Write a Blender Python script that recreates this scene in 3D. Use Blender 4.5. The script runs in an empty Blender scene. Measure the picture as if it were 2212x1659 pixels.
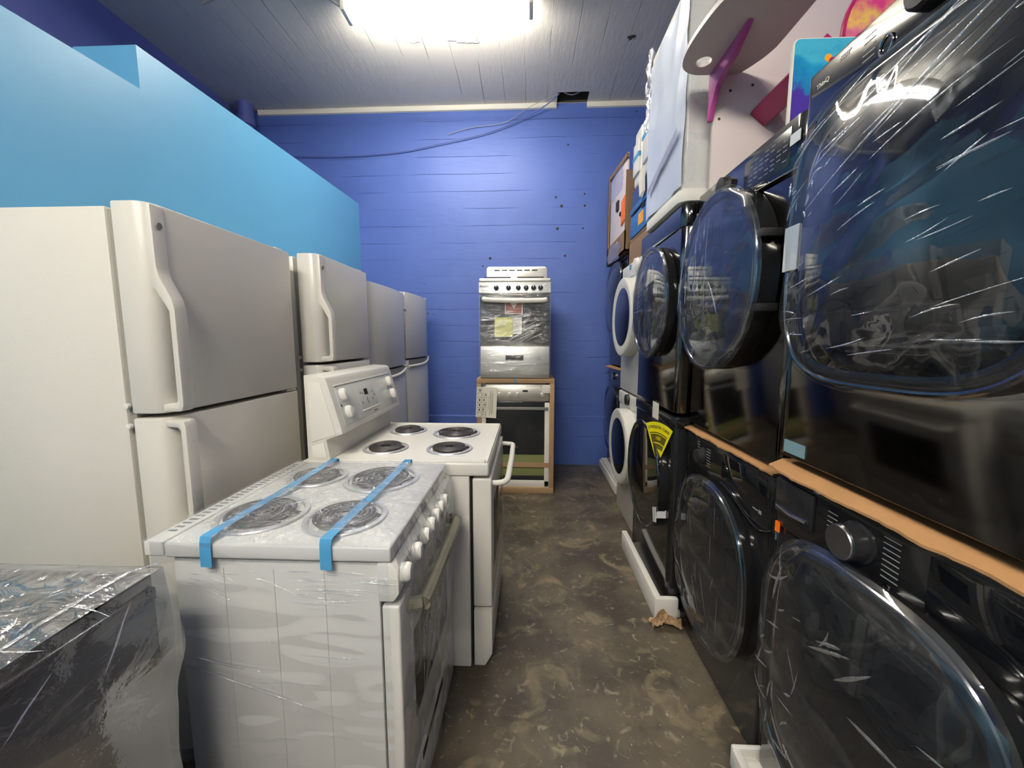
import bpy, bmesh, math, random
from mathutils import Vector, Matrix, noise
random.seed(7)
C = bpy.context.scene.collection
PI = math.pi

# ---------------------------------------------------------------- materials
def nt(name):
    m = bpy.data.materials.new(name); m.use_nodes = True
    return m, m.node_tree.nodes, m.node_tree.links, m.node_tree.nodes['Principled BSDF']

def srgb(r, g, b):
    f = lambda c: (c/255/12.92) if c/255 <= .04045 else ((c/255+.055)/1.055)**2.4
    return (f(r), f(g), f(b), 1)

def pm(name, col, rough=.4, metal=0, bump=0, bscale=60, coat=0, var=0, vscale=4, spec=.5, aniso=None, emis=None):
    m, N, L, P = nt(name)
    P.inputs['Base Color'].default_value = col
    P.inputs['Roughness'].default_value = rough
    P.inputs['Metallic'].default_value = metal
    P.inputs['Coat Weight'].default_value = coat
    P.inputs['Coat Roughness'].default_value = .04
    P.inputs['Specular IOR Level'].default_value = spec
    tc = N.new('ShaderNodeTexCoord')
    mp = N.new('ShaderNodeMapping'); L.new(tc.outputs['Object'], mp.inputs['Vector'])
    if aniso: mp.inputs['Scale'].default_value = aniso
    if bump:
        n = N.new('ShaderNodeTexNoise'); n.inputs['Scale'].default_value = bscale; n.inputs['Detail'].default_value = 3
        L.new(mp.outputs[0], n.inputs['Vector'])
        b = N.new('ShaderNodeBump'); b.inputs['Strength'].default_value = bump; b.inputs['Distance'].default_value = .002
        L.new(n.outputs['Fac'], b.inputs['Height']); L.new(b.outputs[0], P.inputs['Normal'])
    if var:
        n = N.new('ShaderNodeTexNoise'); n.inputs['Scale'].default_value = vscale; n.inputs['Detail'].default_value = 6
        L.new(mp.outputs[0], n.inputs['Vector'])
        mx = N.new('ShaderNodeMix'); mx.data_type = 'RGBA'
        mx.inputs['A'].default_value = tuple(c*(1-var) for c in col[:3])+(1,)
        mx.inputs['B'].default_value = tuple(min(1, c*(1+var)) for c in col[:3])+(1,)
        L.new(n.outputs['Fac'], mx.inputs['Factor']); L.new(mx.outputs['Result'], P.inputs['Base Color'])
    if emis:
        P.inputs['Emission Color'].default_value = emis[0]; P.inputs['Emission Strength'].default_value = emis[1]
    return m

def film(name, haze=.06, base=.10, streak=.35, scale=(9, 9, 9), bump=.6, tint=(.95, .97, 1, 1), rough=.06, rot=(0, 0, 0), nscale=3.0, fres=.30, detail=5):
    """thin crinkled clear plastic: mostly see-through, with glossy folds"""
    m = bpy.data.materials.new(name); m.use_nodes = True
    N = m.node_tree.nodes; L = m.node_tree.links
    N.clear()
    out = N.new('ShaderNodeOutputMaterial')
    tr = N.new('ShaderNodeBsdfTransparent'); tr.inputs[0].default_value = tint
    gl = N.new('ShaderNodeBsdfAnisotropic'); gl.inputs['Roughness'].default_value = rough; gl.inputs[0].default_value = (1, 1, 1, 1)
    df = N.new('ShaderNodeBsdfDiffuse'); df.inputs[0].default_value = (.85, .86, .87, 1)
    tc = N.new('ShaderNodeTexCoord'); mp = N.new('ShaderNodeMapping')
    mp.inputs['Scale'].default_value = scale; mp.inputs['Rotation'].default_value = rot
    L.new(tc.outputs['Object'], mp.inputs['Vector'])
    n = N.new('ShaderNodeTexNoise'); n.inputs['Scale'].default_value = nscale; n.inputs['Detail'].default_value = detail
    n.inputs['Distortion'].default_value = .8
    L.new(mp.outputs[0], n.inputs['Vector'])
    b = N.new('ShaderNodeBump'); b.inputs['Strength'].default_value = bump; b.inputs['Distance'].default_value = .012
    L.new(n.outputs['Fac'], b.inputs['Height']); L.new(b.outputs[0], gl.inputs['Normal'])
    # fold mask: crests of the stretched noise
    mr = N.new('ShaderNodeMapRange'); mr.inputs['From Min'].default_value = .56; mr.inputs['From Max'].default_value = .72
    L.new(n.outputs['Fac'], mr.inputs['Value'])
    ml = N.new('ShaderNodeMath'); ml.operation = 'MULTIPLY'; ml.inputs[1].default_value = streak; L.new(mr.outputs[0], ml.inputs[0])
    lw = N.new('ShaderNodeLayerWeight'); lw.inputs['Blend'].default_value = .25
    l2 = N.new('ShaderNodeMath'); l2.operation = 'MULTIPLY_ADD'; l2.inputs[1].default_value = fres; l2.inputs[2].default_value = base
    L.new(lw.outputs['Fresnel'], l2.inputs[0])
    ad = N.new('ShaderNodeMath'); ad.operation = 'ADD'; ad.use_clamp = True
    L.new(ml.outputs[0], ad.inputs[0]); L.new(l2.outputs[0], ad.inputs[1])
    m1 = N.new('ShaderNodeMixShader'); L.new(ad.outputs[0], m1.inputs[0]); L.new(tr.outputs[0], m1.inputs[1]); L.new(gl.outputs[0], m1.inputs[2])
    hz = N.new('ShaderNodeMath'); hz.operation = 'MULTIPLY_ADD'; hz.inputs[1].default_value = streak*.35; hz.inputs[2].default_value = haze
    L.new(mr.outputs[0], hz.inputs[0])
    m2 = N.new('ShaderNodeMixShader'); L.new(hz.outputs[0], m2.inputs[0]); L.new(m1.outputs[0], m2.inputs[1]); L.new(df.outputs[0], m2.inputs[2])
    L.new(m2.outputs[0], out.inputs[0])
    return m

def groove_mat(name, col, col2, axis, pitch, rough, spec, depth=.004, offset=0, wear=None):
    """board-formed painted concrete: shallow grooves every `pitch` along an axis, broken up by noise"""
    m, N, L, P = nt(name)
    P.inputs['Roughness'].default_value = rough; P.inputs['Specular IOR Level'].default_value = spec
    tc = N.new('ShaderNodeTexCoord'); sx = N.new('ShaderNodeSeparateXYZ'); L.new(tc.outputs['Object'], sx.inputs[0])
    n0 = N.new('ShaderNodeTexNoise'); n0.inputs['Scale'].default_value = 1.3; n0.inputs['Detail'].default_value = 4; L.new(tc.outputs['Object'], n0.inputs['Vector'])
    wob = N.new('ShaderNodeMath'); wob.operation = 'MULTIPLY_ADD'; wob.inputs[1].default_value = .035; L.new(n0.outputs['Fac'], wob.inputs[0]); L.new(sx.outputs[axis], wob.inputs[2])
    o = N.new('ShaderNodeMath'); o.operation = 'MULTIPLY_ADD'; o.inputs[1].default_value = 1/pitch; o.inputs[2].default_value = offset; L.new(wob.outputs[0], o.inputs[0])
    fr = N.new('ShaderNodeMath'); fr.operation = 'FRACT'; L.new(o.outputs[0], fr.inputs[0])
    c = N.new('ShaderNodeMath'); c.operation = 'SUBTRACT'; c.inputs[1].default_value = .5; L.new(fr.outputs[0], c.inputs[0])
    ab = N.new('ShaderNodeMath'); ab.operation = 'ABSOLUTE'; L.new(c.outputs[0], ab.inputs[0])
    mr = N.new('ShaderNodeMapRange'); mr.inputs['From Min'].default_value = .484; mr.inputs['From Max'].default_value = .5
    mr.inputs['To Min'].default_value = 0; mr.inputs['To Max'].default_value = 1; L.new(ab.outputs[0], mr.inputs['Value'])
    n1 = N.new('ShaderNodeTexNoise'); n1.inputs['Scale'].default_value = 2.2; n1.inputs['Detail'].default_value = 5; L.new(tc.outputs['Object'], n1.inputs['Vector'])
    ms = N.new('ShaderNodeMapRange'); ms.inputs['From Min'].default_value = .42; ms.inputs['From Max'].default_value = .6; L.new(n1.outputs['Fac'], ms.inputs['Value'])
    g = N.new('ShaderNodeMath'); g.operation = 'MULTIPLY'; L.new(mr.outputs[0], g.inputs[0]); L.new(ms.outputs[0], g.inputs[1])
    # per-board level
    fl = N.new('ShaderNodeMath'); fl.operation = 'FLOOR'; L.new(o.outputs[0], fl.inputs[0])
    wn = N.new('ShaderNodeTexWhiteNoise'); wn.noise_dimensions = '1D'; L.new(fl.outputs[0], wn.inputs['W'])
    n2 = N.new('ShaderNodeTexNoise'); n2.inputs['Scale'].default_value = 22; n2.inputs['Detail'].default_value = 6
    mp = N.new('ShaderNodeMapping'); sc = [.35, .35, .35]; sc[axis] = 1.6; mp.inputs['Scale'].default_value = sc
    L.new(tc.outputs['Object'], mp.inputs['Vector']); L.new(mp.outputs[0], n2.inputs['Vector'])
    h1 = N.new('ShaderNodeMath'); h1.operation = 'MULTIPLY_ADD'; h1.inputs[1].default_value = -1.0; L.new(g.outputs[0], h1.inputs[0])
    h2 = N.new('ShaderNodeMath'); h2.operation = 'MULTIPLY_ADD'; h2.inputs[1].default_value = .35; L.new(n2.outputs['Fac'], h2.inputs[0])
    h3 = N.new('ShaderNodeMath'); h3.operation = 'MULTIPLY'; h3.inputs[1].default_value = .06; L.new(wn.outputs['Value'], h3.inputs[0])
    L.new(h3.outputs[0], h2.inputs[2]); L.new(h2.outputs[0], h1.inputs[2])
    b = N.new('ShaderNodeBump'); b.inputs['Strength'].default_value = .8; b.inputs['Distance'].default_value = depth
    L.new(h1.outputs[0], b.inputs['Height']); L.new(b.outputs[0], P.inputs['Normal'])
    mx = N.new('ShaderNodeMix'); mx.data_type = 'RGBA'; mx.inputs['A'].default_value = col; mx.inputs['B'].default_value = col2
    n3 = N.new('ShaderNodeTexNoise'); n3.inputs['Scale'].default_value = 3; n3.inputs['Detail'].default_value = 8; L.new(tc.outputs['Object'], n3.inputs['Vector'])
    L.new(n3.outputs['Fac'], mx.inputs['Factor'])
    gm = N.new('ShaderNodeMix'); gm.data_type = 'RGBA'; gm.inputs['B'].default_value = tuple(c*.45 for c in col[:3])+(1,)
    gf = N.new('ShaderNodeMath'); gf.operation = 'MULTIPLY'; gf.inputs[1].default_value = .7; L.new(g.outputs[0], gf.inputs[0])
    L.new(gf.outputs[0], gm.inputs['Factor']); L.new(mx.outputs['Result'], gm.inputs['A'])
    last = gm.outputs['Result']
    if wear:
        # chips: small dark pits
        v = N.new('ShaderNodeTexVoronoi'); v.inputs['Scale'].default_value = wear; L.new(tc.outputs['Object'], v.inputs['Vector'])
        r = N.new('ShaderNodeMapRange'); r.inputs['From Min'].default_value = .035; r.inputs['From Max'].default_value = .06
        r.inputs['To Min'].default_value = 1; r.inputs['To Max'].default_value = 0; L.new(v.outputs['Distance'], r.inputs['Value'])
        n4 = N.new('ShaderNodeTexNoise'); n4.inputs['Scale'].default_value = 1.7; L.new(tc.outputs['Object'], n4.inputs['Vector'])
        r4 = N.new('ShaderNodeMapRange'); r4.inputs['From Min'].default_value = .55; r4.inputs['From Max'].default_value = .6; L.new(n4.outputs['Fac'], r4.inputs['Value'])
        mm = N.new('ShaderNodeMath'); mm.operation = 'MULTIPLY'; L.new(r.outputs[0], mm.inputs[0]); L.new(r4.outputs[0], mm.inputs[1])
        m3 = N.new('ShaderNodeMix'); m3.data_type = 'RGBA'; m3.inputs['B'].default_value = tuple(c*.25 for c in col[:3])+(1,)
        L.new(mm.outputs[0], m3.inputs['Factor']); L.new(last, m3.inputs['A']); last = m3.outputs['Result']
    L.new(last, P.inputs['Base Color'])
    return m

def floor_mat():
    m, N, L, P = nt('floor_concrete')
    tc = N.new('ShaderNodeTexCoord')
    def noi(s, d=6, dist=0):
        n = N.new('ShaderNodeTexNoise'); n.inputs['Scale'].default_value = s; n.inputs['Detail'].default_value = d; n.inputs['Distortion'].default_value = dist
        L.new(tc.outputs['Object'], n.inputs['Vector']); return n.outputs['Fac']
    def rng(v, a, b, c=0, d=1):
        r = N.new('ShaderNodeMapRange'); r.inputs[1].default_value = a; r.inputs[2].default_value = b; r.inputs[3].default_value = c; r.inputs[4].default_value = d
        L.new(v, r.inputs[0]); return r.outputs[0]
    def mix(f, a, b):
        x = N.new('ShaderNodeMix'); x.data_type = 'RGBA'; L.new(f, x.inputs['Factor'])
        for k, v in (('A', a), ('B', b)):
            if isinstance(v, tuple): x.inputs[k].default_value = v
            else: L.new(v, x.inputs[k])
        return x.outputs['Result']
    c = mix(rng(noi(3.2, 8), .42, .58), srgb(74, 67, 57), srgb(98, 89, 75))
    c = mix(rng(noi(5.5, 8, 1.2), .54, .66, 0, .55), c, srgb(146, 133, 104))
    c = mix(rng(noi(9, 8, .5), .28, .42, .55, 0), c, srgb(46, 44, 42))
    c = mix(rng(noi(75, 4), .67, .73, 0, .7), c, srgb(190, 182, 160))
    c = mix(rng(noi(22, 6, 1), .60, .70, 0, .6), c, srgb(160, 150, 126))
    L.new(c, P.inputs['Base Color'])
    L.new(rng(noi(4), .3, .7, .34, .6), P.inputs['Roughness'])
    b = N.new('ShaderNodeBump'); b.inputs['Strength'].default_value = .35; b.inputs['Distance'].default_value = .004
    L.new(noi(35, 8), b.inputs['Height']); L.new(b.outputs[0], P.inputs['Normal'])
    return m

def picture_mat(name, cols, scale=9, seed=0.):
    """printed blotchy picture: colour bands picked by height and noise"""
    m, N, L, P = nt(name); P.inputs['Roughness'].default_value = .35
    tc = N.new('ShaderNodeTexCoord'); mp = N.new('ShaderNodeMapping'); mp.inputs['Location'].default_value = (seed, 0, 0)
    L.new(tc.outputs['Object'], mp.inputs[0])
    n = N.new('ShaderNodeTexNoise'); n.inputs['Scale'].default_value = scale; n.inputs['Detail'].default_value = 4; L.new(mp.outputs[0], n.inputs['Vector'])
    sx = N.new('ShaderNodeSeparateXYZ'); L.new(tc.outputs['Object'], sx.inputs[0])
    a = N.new('ShaderNodeMath'); a.operation = 'MULTIPLY_ADD'; a.inputs[1].default_value = .22; L.new(n.outputs['Fac'], a.inputs[0]); L.new(sx.outputs[2], a.inputs[2])
    cr = N.new('ShaderNodeValToRGB'); L.new(a.outputs[0], cr.inputs[0])
    e = cr.color_ramp.elements
    while len(e) < len(cols): e.new(.5)
    for k, (p, col) in enumerate(cols): e[k].position = p; e[k].color = col
    L.new(cr.outputs[0], P.inputs['Base Color'])
    return m

M = {}
M['white'] = pm('white_enamel', srgb(214, 211, 202), .28, bump=.04, bscale=300)
M['white_tex'] = pm('white_textured_door', srgb(208, 203, 192), .38, bump=.25, bscale=260)
M['white_soft'] = pm('white_plastic', srgb(222, 219, 210), .35)
M['pearl'] = pm('pearl_white_door', srgb(196, 196, 196), .25)
M['grey'] = pm('grey_plastic', srgb(120, 120, 116), .5)
M['gasket'] = pm('grey_gasket', srgb(140, 136, 126), .6)
M['dark'] = pm('dark_gap', srgb(22, 22, 24), .6)
M['blk_ss'] = pm('black_stainless', (.15, .146, .14, 1), .09, metal=1, bump=.012, bscale=9)
M['blk'] = pm('black_gloss_paint', (.012, .012, .013, 1), .09, bump=.012, bscale=9)
M['blk_blue'] = pm('dark_blue_gloss_paint', (.014, .016, .03, 1), .15)
M['blkpanel'] = pm('black_panel', (.02, .02, .022, 1), .2)
M['glass'] = pm('dark_glass', (.006, .007, .009, 1), .03, coat=.5)
M['glassb'] = pm('oven_glass', (.02, .022, .024, 1), .08)
M['chrome'] = pm('chrome', (.75, .75, .76, 1), .12, metal=1)
M['pan'] = pm('drip_pan_metal', (.80, .79, .77, 1), .38, metal=.85)
M['dkchrome'] = pm('dark_chrome', (.22, .22, .23, 1), .1, metal=1)
M['steel'] = pm('stainless_steel', (.80, .78, .72, 1), .42, metal=1, bump=.2, bscale=9, aniso=(1, 1, 1))
M['knobsteel'] = pm('brushed_knob', (.5, .5, .52, 1), .28, metal=1)
M['coil'] = pm('burner_coil', srgb(52, 46, 43), .42)
M['kraft'] = pm('torn_kraft_cardboard', srgb(178, 132, 86), .85, var=.12, vscale=9)
M['card'] = pm('cardboard', srgb(164, 134, 100), .85, var=.1, vscale=8)
M['card_dk'] = pm('brown_cardboard', srgb(132, 104, 78), .85, var=.12, vscale=8)
M['foam'] = pm('white_foam', srgb(226, 222, 214), .85, bump=.5, bscale=90)
M['pinkwhite'] = pm('pale_board', srgb(222, 208, 204), .5)
M['shelf'] = pm('shelf_laminate', srgb(206, 196, 192), .5)
M['pink'] = pm('magenta_plastic', srgb(180, 78, 145), .35)
M['mag'] = pm('dark_magenta_plastic', srgb(165, 20, 88), .4)
M['tan'] = pm('tan_packing_film', srgb(118, 114, 98), .3, bump=1, bscale=40)
M['tape_blue'] = pm('blue_tape', srgb(76, 150, 196), .45)
M['tape_white'] = pm('white_tape', srgb(214, 216, 214), .5)
M['tape_grey'] = pm('blue_grey_tape', srgb(128, 160, 168), .5)
M['yellow'] = pm('yellow_tag', srgb(236, 220, 20), .4)
M['olive'] = pm('printed_olive', srgb(96, 88, 18), .45)
M['ink'] = pm('dark_ink', srgb(60, 56, 50), .6)
M['inkw'] = pm('light_print', srgb(150, 150, 150), .5)
M['paper'] = pm('paper', srgb(226, 220, 206), .7)
M['orange'] = pm('orange_label', srgb(250, 120, 20), .5)
M['amber'] = pm('amber_label', srgb(252, 166, 20), .5)
M['blueplastic'] = pm('blue_plastic', srgb(52, 112, 170), .4)
M['navy'] = pm('navy_plastic', srgb(58, 70, 118), .4)
M['film_sheet'] = pm('bluish_foam_sheet', srgb(203, 210, 222), .35, bump=.9, bscale=3.0, var=.10, vscale=3, aniso=(1, 1.2, .8))
M['yelfilm'] = pm('yellow_sheet', srgb(225, 222, 110), .5)
M['greenfoam'] = pm('olive_foam_board', srgb(128, 134, 84), .7)
M['brownpic'] = picture_mat('sticker_picture', [(0, srgb(186, 92, 40)), (.08, srgb(206, 110, 60)), (.13, srgb(120, 60, 50)), (.2, srgb(150, 70, 50))], 30)
M['film'] = film('clear_stretch_film')
M['filmtop'] = film('crinkled_stretch_film', haze=.04, base=.20, streak=.14, scale=(9, 9, 9), nscale=4.2, bump=1.6, fres=.25, rough=.05)
M['filmgrate'] = film('crumpled_stretch_film', haze=.05, base=.34, streak=.22, scale=(5, 7, 5), nscale=3.0, bump=1.6, fres=.3, rough=.10)
M['filmside'] = film('pulled_stretch_film', haze=.025, base=.035, streak=.02, scale=(1.6, 1.6, 20), nscale=1.3, bump=.25, detail=2, fres=.2, rough=.10)
M['filmfront'] = film('draped_stretch_film', haze=.05, base=.10, streak=.16, scale=(5, 9, 3), nscale=2, bump=1.0, fres=.3)
M['filmdoor'] = film('door_film', haze=.006, base=.05, streak=.05, scale=(4, 12, 4.5), nscale=.8, bump=.45, rot=(.55, 0, 0), rough=.03, fres=.22, detail=1.5)
M['filmdoor2'] = film('loose_door_film', haze=.012, base=.05, streak=.07, scale=(4, 5, 14), nscale=.8, bump=.5, rot=(.3, 0, 0), rough=.03, fres=.22, detail=1.5)
M['filmdiag'] = film('diagonal_film', haze=.06, base=.10, streak=.22, scale=(3, 3, 16), nscale=2, bump=1, rot=(0, -.5, 0))
M['filmthick'] = film('cloudy_film', haze=.03, base=.10, streak=.10, scale=(5, 5, 8), nscale=1.6, bump=1)
M['clear'] = film('clear_bag', haze=.05, base=.12, streak=.3, scale=(16, 16, 16), nscale=2, bump=1)
M['fold'] = film('film_fold', haze=.16, base=.38, streak=.1, scale=(9, 9, 9), nscale=3, bump=.8, fres=.35, rough=.12)
M['foldf'] = film('film_fold_faint', haze=.10, base=.20, streak=.1, scale=(9, 9, 9), nscale=3, bump=.8, fres=.3, rough=.15)
M['tube'] = pm('lamp_tube', (1, 1, 1, 1), .5, emis=((1, .955, .86, 1), 46))
M['tube2'] = pm('lamp_tube_warm', (1, 1, 1, 1), .5, emis=((1, .94, .84, 1), 92))

# ---------------------------------------------------------------- mesh helpers
class MB:
    def __init__(s): s.bm = bmesh.new(); s.mi = 0
    def _merge(s, t):
        for f in t.faces: f.material_index = s.mi
        me = bpy.data.meshes.new('tmp'); t.to_mesh(me); t.free(); s.bm.from_mesh(me); bpy.data.meshes.remove(me)
        return s
    def box(s, x0, x1, y0, y1, z0, z1, bev=0, seg=2, mat=None):
        t = bmesh.new(); r = bmesh.ops.create_cube(t, size=1)
        for v in t.verts:
            v.co = Vector(((x0+x1)/2+v.co.x*(x1-x0), (y0+y1)/2+v.co.y*(y1-y0), (z0+z1)/2+v.co.z*(z1-z0)))
        if bev: bmesh.ops.bevel(t, geom=list(t.edges), offset=bev, segments=seg, affect='EDGES', profile=.5)
        if mat: bmesh.ops.transform(t, matrix=mat, verts=t.verts)
        return s._merge(t)
    def prism(s, pts, axis, a, b, bev=0, seg=2, mat=None):
        """pts: 2D loop in the two other axes (order x<y<z), extruded along axis a..b"""
        t = bmesh.new()
        def P(p, h):
            q = list(p); q.insert(axis, h); return Vector(q)
        v0 = [t.verts.new(P(p, a)) for p in pts]; v1 = [t.verts.new(P(p, b)) for p in pts]
        n = len(pts)
        t.faces.new(v0); t.faces.new(list(reversed(v1)))
        for i in range(n): t.faces.new((v0[i], v1[i], v1[(i+1) % n], v0[(i+1) % n]))
        bmesh.ops.recalc_face_normals(t, faces=t.faces)
        if bev:
            ed = [e for e in t.edges if e.calc_face_angle(0) > .5]
            bmesh.ops.bevel(t, geom=ed, offset=bev, segments=seg, affect='EDGES', profile=.5)
        if mat: bmesh.ops.transform(t, matrix=mat, verts=t.verts)
        return s._merge(t)
    def tube(s, pts, r, n=10, closed=False, flat=None):
        t = bmesh.new(); pts = [Vector(p) for p in pts]; k = len(pts); rings = []
        up = Vector((0, 0, 1)); prev = None
        for i, p in enumerate(pts):
            if closed: d = pts[(i+1) % k]-pts[i-1]
            else: d = pts[min(i+1, k-1)]-pts[max(i-1, 0)]
            d.normalize()
            if prev is None:
                a = d.cross(up)
                if a.length < .1: a = d.cross(Vector((0, 1, 0)))
            else: a = prev-d*prev.dot(d)
            a.normalize(); prev = a.copy(); b = d.cross(a)
            rr = r[i] if isinstance(r, (list, tuple)) else r
            rings.append([t.verts.new(p+(a*math.cos(2*PI*j/n)+b*math.sin(2*PI*j/n)*(flat or 1))*rr) for j in range(n)])
        m = k if closed else k-1
        for i in range(m):
            A, B = rings[i], rings[(i+1) % k]
            for j in range(n): t.faces.new((A[j], A[(j+1) % n], B[(j+1) % n], B[j]))
        if not closed: t.faces.new(list(reversed(rings[0]))); t.faces.new(rings[-1])
        bmesh.ops.recalc_face_normals(t, faces=t.faces)
        return s._merge(t)
    def lathe(s, prof, c, ax=(0, 0, 1), n=32, sx=1):
        """prof: (radius, height along ax)"""
        t = bmesh.new(); ax = Vector(ax).normalized(); u = ax.orthogonal().normalized(); w = ax.cross(u); c = Vector(c)
        rings = []
        for r, h in prof:
            if r < 1e-6: rings.append([t.verts.new(c+ax*h)])
            else: rings.append([t.verts.new(c+ax*h+(u*math.cos(2*PI*j/n)+w*math.sin(2*PI*j/n))*r) for j in range(n)])
        for A, B in zip(rings, rings[1:]):
            if len(A) == 1 and len(B) == 1: continue
            for j in range(n):
                f = [A[0]] if len(A) == 1 else [A[j], A[(j+1) % n]]
                f += [B[0]] if len(B) == 1 else [B[(j+1) % n], B[j]]
                t.faces.new(f)
        bmesh.ops.recalc_face_normals(t, faces=t.faces)
        return s._merge(t)
    def loft(s, loops, cap0=False, cap1=False):
        t = bmesh.new(); R = [[t.verts.new(p) for p in l] for l in loops]; n = len(R[0])
        for A, B in zip(R, R[1:]):
            for j in range(n): t.faces.new((A[j], A[(j+1) % n], B[(j+1) % n], B[j]))
        if cap0: t.faces.new(list(reversed(R[0])))
        if cap1: t.faces.new(R[-1])
        bmesh.ops.recalc_face_normals(t, faces=t.faces)
        return s._merge(t)
    def grid(s, f, nu, nv):
        t = bmesh.new(); V = [[t.verts.new(f(i/nu, j/nv)) for j in range(nv+1)] for i in range(nu+1)]
        for i in range(nu):
            for j in range(nv): t.faces.new((V[i][j], V[i+1][j], V[i+1][j+1], V[i][j+1]))
        return s._merge(t)
    def folds(s, S, N, items, mi=1):
        """raised creases: S(a, b) surface point, N its normal; items (a, b, angle, length, bend, width)"""
        old = s.mi; s.mi = mi; N = Vector(N)
        for a, b_, ang, ln, bend, w in items:
            P = []; k = 12; x, y = a, b_; t_ = math.radians(ang)
            for i in range(k+1):
                P.append(S(x, y)); x += math.cos(t_)*ln/k; y += math.sin(t_)*ln/k; t_ += math.radians(bend)/k
            t = bmesh.new(); rows = []
            for i, p in enumerate(P):
                d = (P[min(i+1, k)]-P[max(i-1, 0)]).normalized(); sd = N.cross(d).normalized()
                ww = w*max(.04, math.sin(PI*i/k)**.7)*(.75+.5*random.random())
                rows.append([t.verts.new(p+sd*ww), t.verts.new(p+sd*ww*.4+N*ww*.55), t.verts.new(p-sd*ww*.5+N*ww*.45), t.verts.new(p-sd*ww)])
            for A, B in zip(rows, rows[1:]):
                for j in range(3): t.faces.new((A[j], B[j], B[j+1], A[j+1]))
            s._merge(t)
        s.mi = old; return s
    def build(s, name, mat, parent=None, angle=35, label=None, origin=None, mat2=None):
        me = bpy.data.meshes.new(name)
        off = parent_world(parent) if parent is not None else Vector(origin or (0, 0, 0))
        bmesh.ops.translate(s.bm, vec=-off, verts=s.bm.verts)
        s.bm.to_mesh(me); s.bm.free()
        me.polygons.foreach_set('use_smooth', [True]*len(me.polygons))
        me.set_sharp_from_angle(angle=math.radians(angle))
        me.materials.append(M[mat] if isinstance(mat, str) else mat)
        if mat2: me.materials.append(M[mat2])
        o = bpy.data.objects.new(name, me); C.objects.link(o)
        if parent is not None: o.parent = parent
        else: o.location = off
        if label: o['label'] = label
        return o

def parent_world(p):
    v = Vector((0, 0, 0))
    while p is not None: v += p.location; p = p.parent
    return v

def thing(name, label, cat, loc, group=None):
    o = bpy.data.objects.new(name, None); C.objects.link(o); o.location = loc; o.empty_display_size = .1
    o['label'] = label; o['category'] = cat
    if group: o['group'] = group
    return o
def tag(o, label, cat, group=None):
    o['label'] = label; o['category'] = cat
    if group: o['group'] = group
    return o
def struct(o): o['kind'] = 'structure'; return o

def text(name, s, size, mat, parent, loc, right, up, ext=.0004, align='CENTER'):
    cu = bpy.data.curves.new('t', 'FONT'); cu.body = s; cu.size = size; cu.align_x = align; cu.align_y = 'CENTER'; cu.extrude = ext
    cu.resolution_u = 3
    tmp = bpy.data.objects.new('t', cu); C.objects.link(tmp)
    dg = bpy.context.evaluated_depsgraph_get(); dg.update()
    me = bpy.data.meshes.new_from_object(tmp.evaluated_get(dg)); bpy.data.objects.remove(tmp); bpy.data.curves.remove(cu)
    r = Vector(right).normalized(); u = Vector(up).normalized(); n = r.cross(u)
    mt = Matrix((r, u, n)).transposed().to_4x4(); mt.translation = Vector(loc)-parent_world(parent)
    me.transform(mt); me.materials.clear(); me.materials.append(M[mat]); me.name = name
    o = bpy.data.objects.new(name, me); C.objects.link(o); o.parent = parent
    return o

def arc(cx, cy, r, a0, a1, n=6):
    return [(cx+r*math.cos(math.radians(a0+(a1-a0)*i/n)), cy+r*math.sin(math.radians(a0+(a1-a0)*i/n))) for i in range(n+1)]
def rrect(x0, x1, y0, y1, r, n=5):
    return arc(x1-r, y0+r, r, -90, 0, n)+arc(x1-r, y1-r, r, 0, 90, n)+arc(x0+r, y1-r, r, 90, 180, n)+arc(x0+r, y0+r, r, 180, 270, n)
def sup(cy, cz, w, h, p, x, n=72, sc=1., dz=0):
    o = []
    for i in range(n):
        a = 2*PI*i/n; c, s_ = math.cos(a), math.sin(a)
        o.append(Vector((x, cy+sc*w/2*math.copysign(abs(c)**(2/p), c), cz+dz+sc*h/2*math.copysign(abs(s_)**(2/p), s_))))
    return o
def smooth_path(pts, n=6):
    pts = [Vector(p) for p in pts]; out = []
    for i in range(len(pts)-1):
        p0 = pts[max(i-1, 0)]; p1 = pts[i]; p2 = pts[i+1]; p3 = pts[min(i+2, len(pts)-1)]
        for k in range(n):
            t = k/n
            out.append(.5*((2*p1)+(-p0+p2)*t+(2*p0-5*p1+4*p2-p3)*t*t+(-p0+3*p1-3*p2+p3)*t**3))
    out.append(pts[-1]); return out
def nz(v, s, seed=0.): return noise.noise(Vector(v)*s+Vector((seed, seed*1.7, -seed)))
def ridge(v, s, seed=0.): return 1-abs(nz(v, s, seed))*2.2

def rf(n, a0, a1, b0, b1, ang, dang, l0, l1, w0, w1, bend=20, seed=1):
    q = random.Random(seed)
    return [(q.uniform(a0, a1), q.uniform(b0, b1), ang+q.uniform(-dang, dang), q.uniform(l0, l1), q.uniform(-bend, bend), q.uniform(w0, w1)) for _ in range(n)]

# ---------------------------------------------------------------- camera
F, Wd = 840., 2212.
Pt = math.atan(94.5/F); Yw = math.atan(36*math.cos(Pt)/F)
cy_, sy_ = math.cos(Yw), math.sin(Yw)
fwd = Vector((-sy_*math.cos(Pt), cy_*math.cos(Pt), -math.sin(Pt)))
rt = Vector((cy_, sy_, 0)); upv = rt.cross(fwd)
cam = bpy.data.cameras.new('camera'); co = bpy.data.objects.new('camera', cam); C.objects.link(co)
mw = Matrix((rt, upv, -fwd)).transposed().to_4x4(); mw.translation = Vector((0, 0, 1.4)); co.matrix_world = mw
cam.sensor_width = 36; cam.lens = F/Wd*36; cam.clip_start = .02
bpy.context.scene.camera = co

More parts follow.
